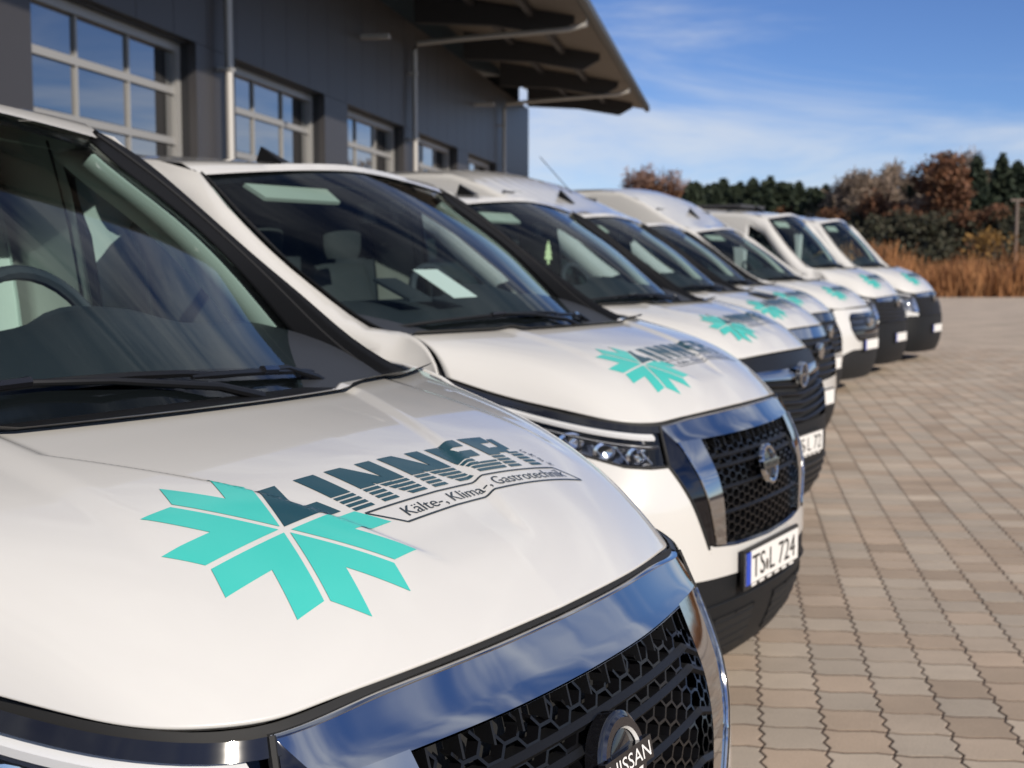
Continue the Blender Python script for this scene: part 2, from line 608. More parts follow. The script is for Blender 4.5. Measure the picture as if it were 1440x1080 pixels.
# ------------------------------------------------------------------ the logo on the bonnet, 2D: a to the van's left, b towards the windscreen
def logo_polys():
    R = .134
    polys = {'turq': [], 'petrol': [], 'black': []}
    sb = .84    # plan foreshortening on the sloping bonnet
    def hx(k): return np.array([math.cos(k * math.pi / 3), math.sin(k * math.pi / 3)])
    def fin(p): return (p[0] - .26 * p[1] * sb, p[1] * sb)
    w = .38
    g = .0042
    for k in range(1, 6):
        e1, e2 = hx(k), hx(k + 1)
        o = (e1 + e2) / np.linalg.norm(e1 + e2) * g * 2
        pts = [0 * e1, e1 * R, e1 * R + e2 * R * w, (e1 + e2) * R * w, e2 * R + e1 * R * w, e2 * R]
        pts = [fin(p + o) for p in pts]
        polys['turq'].append([pts[0], pts[1], pts[2], pts[3]])
        polys['turq'].append([pts[0], pts[3], pts[4], pts[5]])
    Lp = [(.004, .004), (.122, .004), (.107, .034), (.064, .034), (.083, .088), (.042, .088)]
    polys['petrol'].append([Lp[0], Lp[1], Lp[2], Lp[3]])
    polys['petrol'].append([Lp[0], Lp[3], Lp[4], Lp[5]])
    # the other letters: bars whose lower half is cut into stripes
    y0, y1, ym = -.004, .088, .032
    stripes = [(.0232, .0295), (.0142, .0205), (.0052, .0115), (-.004, .0025)]
    def bar(bl, br, tl, tr, lo=0.0, hi=1.0):
        def X(y, side):
            k = (y - y0) / (y1 - y0)
            return (bl + (tl - bl) * k) if side == 0 else (br + (tr - br) * k)
        for a, b in [(ym, y1)] + stripes:
            a2 = max(a, y0 + lo * (y1 - y0)); b2 = min(b, y0 + hi * (y1 - y0))
            if b2 - a2 < .0008: continue
            polys['petrol'].append([(X(a2, 0), a2), (X(a2, 1), a2), (X(b2, 1), b2), (X(b2, 0), b2)])
    sh = .024
    def vbar(x, wd, lo=0, hi=1): bar(x + sh, x + wd + sh, x, x + wd, lo, hi)
    vbar(.122, .044)                                    # I
    for x in (.190, .318):                              # N N
        vbar(x, .036); vbar(x + .072, .036)
        # diagonal stroke, kept between the two stems
        def dg(y, e):
            k = (y - y0) / (y1 - y0)
            c = x + .072 * (1 - k) + .018 + sh * (1 - k)
            return min(max(c + e * .020, x + .036 + sh * (1 - k)), x + .072 + sh * (1 - k))
        yy = [y0 + (y1 - y0) * i / 40 for i in range(41)]
        for i in range(40):
            ya, yb = yy[i], yy[i + 1]
            m_ = (ya + yb) / 2
            if not (m_ > ym or any(p <= m_ <= q for p, q in stripes)): continue
            q4 = [(dg(ya, -1), ya), (dg(ya, 1), ya), (dg(yb, 1), yb), (dg(yb, -1), yb)]
            if q4[1][0] - q4[0][0] < 1e-4 and q4[2][0] - q4[3][0] < 1e-4: continue
            polys['petrol'].append(q4)
    x = .446                                            # E
    vbar(x, .036)
    for lo, hi, wd in ((.76, 1, .080), (.42, .62, .074), (0, .25, .086)):
        k0 = sh * (1 - (lo + hi) / 2)
        bar(x + .0362 + k0, x + wd + k0, x + .0362 + k0, x + wd + k0, lo, hi)
    x = .542                                            # R
    vbar(x, .036)
    for lo, hi, a_, b_ in ((.78, 1, .0362, .070), (.44, .62, .0362, .074), (.52, .90, .0705, .096)):
        k0 = sh * (1 - (lo + hi) / 2)
        bar(x + a_ + k0, x + b_ + k0, x + a_ + k0, x + b_ - (.008 if a_ > .05 else 0) + k0, lo, hi)
    bar(x + .070 + sh, x + .104 + sh, x + .040 + sh * .5, x + .072 + sh * .5, 0, .44)
    def line(p, q, t=.0034):
        p, q = np.array(p), np.array(q)
        d = (q - p) / np.linalg.norm(q - p)
        nrm = np.array([-d[1], d[0]]) * t / 2
        polys['black'].append([tuple(p - nrm), tuple(q - nrm), tuple(q + nrm), tuple(p + nrm)])
    fr = [(.155, -.013), (.690, -.013), (.738, -.044), (.205, -.050)]
    for i in range(4): line(fr[i], fr[(i + 1) % 4])
    return polys
LOGO = logo_polys()
LOGO_O = (-.232, -.333)

def logo_texts():
    out = []
    V, F = text_mesh('K\u00e4lte-, Klima-, Gastrotechnik', .030)
    mx = max(v[0] for v in V)
    k = .48 / mx
    out.append(([(v[0] * k + .218, v[1] * .92 - .0415 + .004 * (v[0] / mx)) for v in V], F))
    x = .664
    for i, ch in enumerate('GMBH'):
        V, F = text_mesh(ch, .016)
        out.append(([(v[0] * 1.1 + x + i * .010, v[1] + .030 - i * .0125) for v in V], F))
    return out

def bisected(V2, F, cell=.016):
    bm = bmesh.new()
    vv = [bm.verts.new((v[0], v[1], 0)) for v in V2]
    for f in F:
        try: bm.faces.new([vv[i] for i in f])
        except ValueError: pass
    xs = [v[0] for v in V2]; ys = [v[1] for v in V2]
    for ax, lo, hi in ((0, min(xs), max(xs)), (1, min(ys), max(ys))):
        c = math.floor(lo / cell) * cell + cell
        while c < hi:
            co = [0, 0, 0]; co[ax] = c
            no = [0, 0, 0]; no[ax] = 1
            bmesh.ops.bisect_plane(bm, geom=bm.verts[:] + bm.edges[:] + bm.faces[:], plane_co=co, plane_no=no, dist=1e-6)
            c += cell
    bmesh.ops.triangulate(bm, faces=[f for f in bm.faces if len(f.verts) > 4])
    bm.verts.index_update()
    V = [(v.co.x, v.co.y) for v in bm.verts]
    Fo = [tuple(v.index for v in f.verts) for f in bm.faces]
    bm.free()
    return V, Fo

_hoodcache = {}
def hood_mesh(res):
    if res in _hoodcache: return _hoodcache[res]
    nu, nv = res
    us = frange(-.994, .994, nu)
    vv = [1 - (1 - t) ** 1.15 for t in frange(0.0, 1, nv)]
    V, F = grid(lambda u, v: hood_pt(u, v), us, vv)
    F = [f[::-1] for f in F]
    bvh = BVHTree.FromPolygons([Vector(v) for v in V], F)
    _hoodcache[res] = (V, F, bvh)
    return _hoodcache[res]

_logo_cache = {}
def logo_parts(res, lift):
    key = (res, lift)
    if key in _logo_cache: return _logo_cache[key]
    _, _, bvh = hood_mesh(res)
    def conf(V2):
        out = []
        for a, b in V2:
            x, l = LOGO_O[0] - b, LOGO_O[1] + a
            h = bvh.ray_cast(Vector((x, l, 3)), Vector((0, 0, -1)))
            z = h[0].z if h[0] else 1.1
            out.append((x, l, z + lift))
        return out
    parts = {}
    for k, ps in LOGO.items():
        V, F = [], []
        for p in ps:
            n = len(V); V += list(p); F.append(tuple(range(n, n + len(p))))
        V2, F2 = bisected(V, F, .006 if lift < .002 else .03)
        parts[k] = (conf(V2), F2)
    V, F = [], []
    for tv, tf in logo_texts():
        n = len(V); V += tv; F += [tuple(i + n for i in f) for f in tf]
    V2, F2 = bisected(V, F, .012 if lift < .002 else .05)
    parts['text'] = (conf(V2), F2)
    _logo_cache[key] = parts
    return parts

# ------------------------------------------------------------------ van builder
def plate(root, W, text, z=.49, tilt=0.0, xo=0.012):
    p0 = W((X0(z) + xo, 0, z))
    x, zc = p0[0], p0[2]
    o = add('license_plate', *join(box(x - .012, x, -.272, .272, zc - .072, zc + .066)), 'plate_black', root, smooth=False)
    w = box(x - .004, x + .004, -.26, .26, zc - .055, zc + .055)
    add('plate_field', *w, 'plate_white', o, smooth=False)
    add('country_band', *box(x - .003, x + .0055, -.26, -.218, zc - .055, zc + .055), 'plate_blue', o, smooth=False)
    if text:
        V, F = text_mesh(text, .105)
        x0 = min(v[0] for v in V); x1 = max(v[0] for v in V); y0 = min(v[1] for v in V); y1 = max(v[1] for v in V)
        k = .43 / (x1 - x0)
        ky = .078 / (y1 - y0)
        VV = [(x + .0058, -.205 + (v[0] - x0) * k, zc - .039 + (v[1] - y0) * ky) for v in V]
        add('lettering', VV, F, 'plate_black', o, smooth=False)
        cen = [(x + .0056, -.062 + .013 * math.cos(t), zc - .015 + .02 * math.sin(t)) for t in frange(0, 5.9, 12)]
        add('seal', cen, [tuple(range(12))], 'silver', o, smooth=False)
        segs = []
        for i in range(6):
            y = -.20 + i * .075
            segs.append(box(x - .001, x + .0015, y, y + .045, zc - .068, zc - .060))
        add('dealer_strip', *join(*segs), 'plate_white', o, smooth=False)
    return o

def wheel(root, W, x, side):
    c = W((x, .0, .34))
    cy = side * (.84 * W.ws if isinstance(W, VanStyle) else .84)
    prof = [(.20, -.11), (.30, -.115), (.335, -.09), (.342, -.04), (.342, .04), (.335, .09), (.30, .112), (.215, .105)]
    V, F = lathe(prof, 40, lambda a, b, h: (c[0] + a, cy + side * h, .342 + b))
    t = add('wheel', V, F, 'rubber', root)
    prof = [(.215, .10), (.205, .06), (.15, .05), (.10, .075), (.04, .08), (.001, .08)]
    V, F = lathe(prof, 32, lambda a, b, h: (c[0] + a, cy + side * h, .342 + b))
    add('rim', V, F, 'silver', t)

def build_van(loc, style, front, detail, label, rot=None, plate_text=None, white_pillar=False, pale_cabin=False):
    W = style
    root = empty('delivery_van', (loc[0], loc[1], 0), -math.radians(30.6) if rot is None else rot)
    tag(root, label, 'van', 'company vans parked side by side in a slanted row')
    w = lambda P: ([W(v) for v in P[0]], P[1])
    hi = detail == 2
    res = (281, 120) if hi else (61, 40)
    # bonnet
    hv, hfc, bvh = hood_mesh(res)
    hood = add('hood', [W(v) for v in hv], hfc, 'white_paint', root, sharp=50, solid=.012)
    under = grid(lambda u, v: hood_pt(u, v, .035), frange(-1.0, 1.0, 41), frange(-.05, .985, 20))
    add('dark_gap_backing', *w(under), 'gap_black', root)  # unseen black sheet added under the bonnet, keeps light out of its gaps
    # lettering on the bonnet
    lp = logo_parts(res, .0012 if hi else .004)
    lt = add('snowflake_logo', [W(v) for v in lp['turq'][0]], lp['turq'][1], 'vinyl_turquoise', hood, smooth=False)
    add('logo_letters', [W(v) for v in lp['petrol'][0]], lp['petrol'][1], 'vinyl_petrol', hood, smooth=False)
    add('logo_frame', [W(v) for v in lp['black'][0]], lp['black'][1], 'vinyl_black', hood, smooth=False)
    if detail >= 1:
        add('logo_tagline', [W(v) for v in lp['text'][0]], lp['text'][1], 'vinyl_black', hood, smooth=False)
    # windscreen
    ng = 33 if hi else 17
    ws = add('windshield', *w(grid(lambda u, v: glass_pt(u, v), frange(-1, 1, ng), frange(0, 1, 17))), 'windshield_glass', root)
    fritb = grid(lambda u, v: glass_pt(u, v, -.004), frange(-1, 1, ng), frange(-.03, .085, 5))
    fritt = grid(lambda u, v: glass_pt(u, v, -.004), frange(-1, 1, ng), [.955, .98, 1.01])
    fs1 = grid(lambda u, v: glass_pt(u, v, -.003), [.988, 1.005], frange(0, 1, 13))
    fs2 = grid(lambda u, v: glass_pt(u, v, -.003), [-1.005, -.988], frange(0, 1, 13))
    add('dark_border', *w(join(fritb, fritt, fs1, fs2)), 'gloss_black', ws)
    def cowl(u, v):
        a = hood_pt(u, 0.0, .006); b = glass_pt(u, .01)
        k = v
        return (a[0] + (b[0] - a[0]) * k - .0, a[1] + (b[1] - a[1]) * k, a[2] - .012 * math.sin(k * math.pi) + (b[2] - a[2]) * k)
    add('cowl_panel', *w(grid(cowl, frange(-1, 1, 25), frange(-.25, 1, 6))), 'black_plastic', root)
    # pillar trims
    for s in (1, -1):
        def trim(v, k, s=s):
            a = glass_pt(1.0 * s, v); b = po_pt(v)
            b = (b[0], (b[1] - .004) * s, b[2] - .012)
            return (a[0] + (b[0] - a[0]) * k, a[1] + (b[1] - a[1]) * k, a[2] + (b[2] - a[2]) * k + .003 * math.sin(k * math.pi))
        add('pillar_trim', *w(grid(trim, frange(-.02, 1.0, 21), [0, .12, .3, .45, .6, .8, 1.0])), 'white_paint' if white_pillar else 'black_plastic', root, solid=.004, sharp=60)
        sl = tube([W((lambda a, b: (a[0] + (b[0] - a[0]) * .52, a[1] + (b[1] - a[1]) * .52, a[2] + (b[2] - a[2]) * .52 + .005))(glass_pt(s, v), (po_pt(v)[0], po_pt(v)[1] * s, po_pt(v)[2]))) for v in frange(0, .98, 24)], .004, 6)
        add('rubber_seal', *sl, 'white_paint' if white_pillar else 'rubber', root)
    # roof
    XR = [-1.69, -1.74, -1.80, -1.9, -2.05, -2.25, -2.5, -2.8, -3.2, -3.7, -4.2, -4.6, -4.85, -4.95]
    def roof(u, i):
        a = abs(u)
        gx = glass_pt(u, 1.0)
        x = XR[i] if i > 0 else gx[0] + .004
        if i in (1, 2): x = gx[0] - (.03 if i == 1 else .07)
        l = RE_L(x) * u
        rc = rcs(x)
        z = rc - (rc - RE_Z(x)) * a ** 2.6
        if i == 0: z = gx[2] + .004
        if i == 1: z = gx[2] + .030
        rib = 0
        if i >= 5: rib = -.004 * (1 if (int((u + 1) * 11) % 2 == 0 and a < .85) else 0)
        return (x, l, z + rib - (.03 if i == len(XR) - 1 else 0))
    V, F = grid(roof, frange(-1, 1, 45), list(range(len(XR))))
    add('roof', [W(v) for v in V], F, 'white_paint', root, sharp=28)
    # sides
    cols = [-.69, -.705, -.72, -.735, -.75, -.765, -.78, -.80, -.82, -.84, -.87, -.90, -.98, -1.06, -1.14, -1.22, -1.30, -1.38, -1.44, -1.47, -1.6, -1.75, -1.95, -2.0, -2.15, -2.4, -2.7, -3.0, -3.4, -3.68, -3.72, -3.8, -3.9, -4.05, -4.2, -4.3, -4.38, -4.42, -4.6, -4.8, -4.95]
    for s in (1, -1):
        def side(i, j, s=s):
            x = cols[i]
            tl, tz = side_top(x)
            zb = zbot(x)
            if x > -.78: zb = max(zb, .24)
            belt = min(1.21, tz - .03)
            wt = max(tz - lin(x, [-2.0, -1.85, -1.6], [.09, .17, .21]), belt + .01)
            rows = [zb, zb + (.62 - zb) * .5 if zb < .6 else zb + .04, max(.76, zb + .08), .95, min(1.10, belt - .04), belt, min(belt + .035, wt - .005), 0, 0, wt, (wt + tz) / 2, tz]
            if x > -1.0:
                q_ = sm(.80, 1.0, -x)
                alt = [zb + (tz - zb) * f_ for f_ in (0, .2, .4, .58, .70, .78, .84, .885, .92, .95, .977, 1)]
                rows[7] = rows[6] + (wt - rows[6]) * .33; rows[8] = rows[6] + (wt - rows[6]) * .66
                rows = [a_ * q_ + b_ * (1 - q_) for a_, b_ in zip(rows, alt)]
            else:
              rows[7] = rows[6] + (wt - rows[6]) * .33
              rows[8] = rows[6] + (wt - rows[6]) * .66
            z = rows[j]
            l = side_pt(x, z)
            if x > -1.06:
                # front wing: blends from the end of the bumper and lamp skin to the door section
                r = min(max((z - zb) / max(tz - zb, .01), 0), 1)
                tlB, tzB = side_top(-1.06)
                zB = min(z + (tzB - tz) * r, tzB)
                lB = side_pt(-1.06, zB)
                lF = FS(1.0, min(max(z + (1.15 - tz) * r, .2), 1.15))[1]
                k = sm(.69, 1.06, -x)
                top = .875 * (1 - k) + tlB * k
                l = lF * (1 - k) + lB * k + (tl - top) * r ** 9
            if j == 11: l = tl
            z -= .034 * sm(.85, .98, -x) * (1 - sm(1.60, 1.80, -x)) * (1 if j == 11 else 0)
            if i == len(cols) - 1: l -= .03
            if i == 0:
                e = FS(1.0, min(max(z, .2), 1.15))
                x = e[0]
            return (x, s * l, z)
        def skipw(i, j):
            return 6 <= j <= 8 and -1.95 < cols[i] and cols[i + 1] >= -1.95 and cols[i] <= -.98
        V, F = grid(side, list(range(len(cols))), list(range(12)), skipw)
        if s > 0: F = [f[::-1] for f in F]
        sd = add('side_panel', [W(v) for v in V], F, 'white_paint', root, sharp=40, solid=.006)
        # side window
        i0 = cols.index(-.98); i1 = cols.index(-1.95)
        idx = list(range(i0, i1 + 1))
        def swin(i, j, s=s):
            p = side(i, j)
            return (p[0], p[1] - s * .014, p[2])
        V, F = grid(swin, idx, [6, 7, 8, 9])
        wd = add('side_window', [W(v) for v in V], F, 'side_glass', root)
        loop = [swin(i, 6) for i in idx] + [swin(i1, 7), swin(i1, 8)] + [swin(i, 9) for i in idx[::-1]] + [swin(i0, 8), swin(i0, 7)]
        add('window_seal', *tube([W(p) for p in loop], .016, 6, closed=True), 'black_plastic', wd)
        xd = cols.index(-1.38)
        add('window_bar', *tube([W(swin(xd, j)) for j in (6, 7, 8, 9)], .013, 6), 'black_plastic', wd)
        # gaps: door seams
        for xs_ in (-1.02, -2.02, -3.3):
            zt = side_top(xs_)[1] - (.05 if xs_ < -1.5 else .12)
            pts = [W((xs_, s * (side_pt(xs_, z) - .001), z)) for z in frange(max(zbot(xs_), .30) + .02, zt, 14)]
            add('door_seam', *tube(pts, .004, 5), 'gap_black', sd)
        add('door_handle', *w(box(-1.93, -1.78, s * .955, s * .985, 1.02, 1.055)), 'black_plastic', sd, smooth=False)
        add('side_moulding', *w(box(-3.6, -1.5, s * .945, s * .975, .52, .62)), 'grey_plastic', sd, smooth=False)
        # mirror
        mv = []
        for k in range(7):
            tt = k / 6
            for a in range(12):
                an = 2 * math.pi * a / 12
                ry = .115 * (1 - .25 * abs(tt - .45)); rz = .155 * (1 - .25 * abs(tt - .45))
                sx = math.copysign(abs(math.cos(an)) ** .55, math.cos(an)); sz = math.copysign(abs(math.sin(an)) ** .55, math.sin(an))
                if k in (0, 6): ry *= .8; rz *= .8
                mv.append((-1.50 - .13 * tt, s * (1.07 + ry * sx), 1.27 + rz * sz))
        mf = [(k * 12 + a, k * 12 + (a + 1) % 12, (k + 1) * 12 + (a + 1) % 12, (k + 1) * 12 + a) for k in range(6) for a in range(12)] + [tuple(range(12)), tuple(range(72, 84))[::-1]]
        mo = add('side_mirror', [W(v) for v in mv], mf, 'black_plastic', root, sharp=50)
        add('mirror_arm', *tube([W((-1.52, s * .90, 1.15)), W((-1.55, s * 1.00, 1.15)), W((-1.56, s * 1.03, 1.20))], .022, 8), 'black_plastic', mo)
        add('mirror_glass', *w(box(-1.6335, -1.6315, s * .99, s * 1.15, 1.16, 1.38)), 'chrome', mo, smooth=False)
        # wheel well liners
        for c_, r_ in ARCHES:
            pts = [(c_ + (r_ + .01) * math.cos(a), (r_ + .01) * math.sin(a) + .34) for a in frange(0, math.pi, 15)]
            V = [(px_, s * .93, pz_) for px_, pz_ in pts] + [(px_, s * .62, pz_) for px_, pz_ in pts]
            F = [(k, k + 1, k + 16, k + 15) for k in range(14)] + [tuple(range(15, 30))]
            add('wheel_housing', *w((V, F)), 'gap_black', sd, smooth=False)
    for c_, r_ in ARCHES:
        for s in (1, -1):
            wheel(root, W, c_, s)
    # rear
    def rear(u, v):
        z = .28 + (1.92 - .28) * v
        l = (side_pt(-4.95, min(z, 1.88)) - .03) * u
        return (-4.95 - .02 * math.sin(v * math.pi), l, z)
    add('rear_doors', *w(grid(rear, frange(-1, 1, 9), frange(0, 1, 9))), 'white_paint', root)
    add('underbody', *w(join(box(-4.9, -.25, -.62, .62, .22, .50), box(-3.6, -1.55, -.93, .93, .24, .48))), 'gap_black', root, smooth=False)
    # cabin
    def dash(u, v):
        x = -.86 - .62 * v
        z = 1.235 + .13 * math.sin(min(v * 1.25, 1) * math.pi / 2) - (.22 * max(0, v - .8) / .2)
        lw = .83
        z += .05 * math.exp(-((u * lw - .36) / .17) ** 2) * sm(.35, .7, v)
        return (x, u * lw, z)
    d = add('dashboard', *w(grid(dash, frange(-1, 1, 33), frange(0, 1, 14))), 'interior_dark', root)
    cl = []
    for i in range(9):
        v = i / 8
        for k in range(9):
            u = -1 + 2 * k / 8
            cl.append((-1.22 - .17 * v, .36 + .17 * u, 1.30 + .115 * math.sqrt(max(0, 1 - u * u * .9)) * (1 - .4 * (1 - v))))
    cf = [(i * 9 + k, i * 9 + k + 1, (i + 1) * 9 + k + 1, (i + 1) * 9 + k) for i in range(8) for k in range(8)]
    add('instrument_hood', *w((cl, cf)), 'interior_dark', d)
    ring = [(-1.50 - .075 * math.sin(t), .36 + .19 * math.cos(t), 1.30 + .185 * math.sin(t)) for t in frange(0, 2 * math.pi * 31 / 32, 32)]
    st = add('steering_wheel', *w(tube(ring, .017, 8, closed=True)), 'interior_dark', root)
    add('steering_hub', *w(join(tube([(-1.50, .18, 1.30), (-1.49, .36, 1.29), (-1.50, .54, 1.30)], .03, 8), tube([(-1.30, .36, 1.24), (-1.49, .36, 1.29)], .05, 10))), 'interior_dark', st)
    for ly, wd in ((.40, .25), (-.34, .42)):
        def sb(u, v, ly=ly, wd=wd):
            x = -1.92 - .16 * v
            ww = wd * (1 - .22 * max(0, v - .6))
            return (x + .05 * (1 - abs(u) ** 3) - .02, ly + ww * u, .95 + .55 * v - .03 * abs(u) ** 4)
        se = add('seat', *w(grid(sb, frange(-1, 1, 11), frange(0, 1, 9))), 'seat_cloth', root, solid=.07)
        add('seat_cushion', *w(box(-1.98, -1.52, ly - wd, ly + wd, .82, .98)), 'seat_cloth', se, smooth=False)
        heads = [ly] if wd < .3 else [ly - .2, ly + .2]
        for hy in heads:
            def hr(u, v, hy=hy):
                an = u * math.pi
                return (-2.06 + .045 * math.cos(an) * (1 - .3 * abs(2 * v - 1) ** 3), hy + .13 * math.sin(an) * (1 - .2 * abs(2 * v - 1) ** 3), 1.52 + .17 * v)
            add('headrest', *w(grid(hr, frange(-1, 1, 17), frange(0, 1, 7))), 'seat_cloth', se)
    # bulkhead, white sheet metal with pressed ribs
    def bulk(u, v):
        l = .80 * u; z = .5 + 1.42 * v
        r = .012 if (int((u + 1) * 8) % 2 == 0) else 0
        lim = side_pt(-2.2, z) - .03
        return (-2.25 + r, max(-lim, min(lim, l * 1.2)), z)
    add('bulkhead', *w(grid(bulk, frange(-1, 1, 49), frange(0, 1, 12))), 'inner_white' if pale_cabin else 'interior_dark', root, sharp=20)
    def head(u, v):
        gx = glass_pt(u, 1.0)
        x = gx[0] - .02 - (2.2 + gx[0]) * v
        return (x, u * .74, min(rcs(x) - .05 - .04 * u * u, 1.86) - .02 * (1 - v))
    add('headliner', *w(grid(head, frange(-1, 1, 9), frange(0, 1, 5))), 'visor', root)
    for s in (1, -1):
        y0_, y1_ = s * .38 - .24, s * .38 + .24
        vv_ = [(-1.715, y0_, 1.795), (-1.715, y1_, 1.795), (-1.63, y1_ - .02, 1.742), (-1.63, y0_ + .02, 1.742)]
        vv_ = vv_ + [(p_[0] - .010, p_[1], p_[2] - .012) for p_ in vv_]
        if not pale_cabin and s < 0: add('sun_visor', *w((vv_, [(0, 1, 2, 3), (7, 6, 5, 4), (0, 4, 5, 1), (1, 5, 6, 2), (2, 6, 7, 3), (3, 7, 4, 0)])), 'visor', root, smooth=False)
        def ip(v, k, s=s):
            e = EGs(v)
            return (e[0] - .012 - .125 * k, s * (e[1] - .012 + .016 * k), e[2] - .012 - .020 * k)
        add('inner_pillar', *w(grid(ip, frange(.02, 1, 20), [0, .5, 1])), 'inner_white', root, solid=.012)
    rm = add('rear_view_mirror', *w(box(-1.575, -1.55, -.12, .12, 1.66, 1.73)), 'gloss_black', root, smooth=False)
    add('sensor_housing', *w(box(-1.60, -1.47, -.05, .05, 1.70, 1.745)), 'black_plastic', rm, smooth=False)
    # wipers
    def gp(u, v, o): return W(glass_pt(u, v, o))
    for (pa, pb, piv) in (((-.86, .085), (.22, .055), (.34, -.01)), ((.12, .05), (.82, .045), (.86, -.02))):
        us_ = frange(0, 1, 9)
        bl = [gp(pa[0] + (pb[0] - pa[0]) * t, pa[1] + (pb[1] - pa[1]) * t, .012 + .004 * math.sin(t * math.pi)) for t in us_]
        wi = add('wiper', *tube(bl, [.004] + [.0075] * 7 + [.004], 6), 'black_plastic', root)
        mid = (.5 * (pa[0] + pb[0]), .5 * (pa[1] + pb[1]))
        arm = [gp(piv[0], piv[1], .010), gp(piv[0] * .75 + mid[0] * .25, .018, .018), gp(piv[0] * .3 + mid[0] * .7, .05, .022), gp(mid[0], mid[1] + .002, .020)]
        add('wiper_arm', *tube(arm, [.010, .008, .006, .006], 8), 'black_plastic', wi)
        add('wiper_clip', *tube([gp(mid[0] - .04, mid[1], .021), gp(mid[0] + .04, mid[1], .021)], .009, 6), 'gloss_black', wi)
    # roof aerial
    xa, ya = -2.1, 0.0
    za = rcs(xa)
    fin = [(xa + .06, ya - .03, za), (xa + .06, ya + .03, za), (xa - .08, ya + .03, za), (xa - .08, ya - .03, za), (xa - .07, ya - .006, za + .07), (xa - .07, ya + .006, za + .07)]
    add('roof_aerial', *w((fin, [(0, 1, 5, 4), (1, 2, 5), (2, 3, 4, 5), (3, 0, 4), (0, 3, 2, 1)])), 'black_plastic', root, smooth=False)
    front(root, W, detail, plate_text)
    return root

# fascia pieces in (t, z)
def patch_tz(t0, t1, z0, z1, nt_, nz_, off=0.0):
    """t0,t1 functions of z; z0,z1 functions of |t|"""
    def f(a, b):
        t, z = .3, .7
        for _ in range(8):
            z = z0(abs(t)) + (z1(abs(t)) - z0(abs(t))) * b
            t = t0(z) + (t1(z) - t0(z)) * a
        return FS(t, z, off(t, z) if callable(off) else off)
    return grid(f, frange(0, 1, nt_), frange(0, 1, nz_))

ZKt = lambda t: lin(t, [0, .12, .34, .6, .8, 1], [.474, .480, .497, .53, .56, .60])
ZHB = lambda t: lin(t, [0, .34, .42, .5, .614, .75, .88, 1], [.866, .866, .866, .874, .910, .965, 1.035, 1.105])
TA = lambda z: lin(z, [.57, .603, .869, .988, 1.02], [.247, .259, .361, .336, .325])
ZG = lambda t: lin(t, [0, .15, .26, .4], [.570, .578, .600, .60])

def ribbon(a, b, W, tk=.004, dep=.014, off=.02):
    """a short bar between two (t,z) points on the fascia, with depth"""
    (t0, z0), (t1, z1) = a, b
    d = np.array([(t1 - t0) * 1.75, z1 - z0]); n_ = np.linalg.norm(d) + 1e-9
    nx, nz_ = -d[1] / n_ * tk / 2 / 1.75, d[0] / n_ * tk / 2
    V = []
    for o in (off, off + dep):
        for (t, z) in ((t0, z0), (t1, z1)):
            V.append(W(FS(t + nx, z + nz_, o))); V.append(W(FS(t - nx, z - nz_, o)))
    F = [(0, 1, 3, 2), (4, 6, 7, 5), (0, 2, 6, 4), (1, 5, 7, 3), (0, 4, 5, 1), (2, 3, 7, 6)]
    return V, F

def strip_tz(ts, zf0, zf1, off0, dep, W):
    """bar running across the fascia: zf0/zf1 are functions of t; closed box section"""
    V, F = [], []
    for t in ts:
        a, b = zf0(t), zf1(t)
        m = (a + b) / 2
        for (z, o) in ((a, off0 + .25 * dep), (m, off0), (b, off0 + .25 * dep), (b, off0 + dep), (a, off0 + dep)):
            V.append(W(FS(t, z, o)))
    for i in range(len(ts) - 1):
        for k in range(5):
            F.append((i * 5 + k, i * 5 + (k + 1) % 5, (i + 1) * 5 + (k + 1) % 5, (i + 1) * 5 + k))
    F.append((0, 1, 2, 3, 4)); n = len(ts) - 1
    F.append(tuple(n * 5 + k for k in (4, 3, 2, 1, 0)))
    return V, F

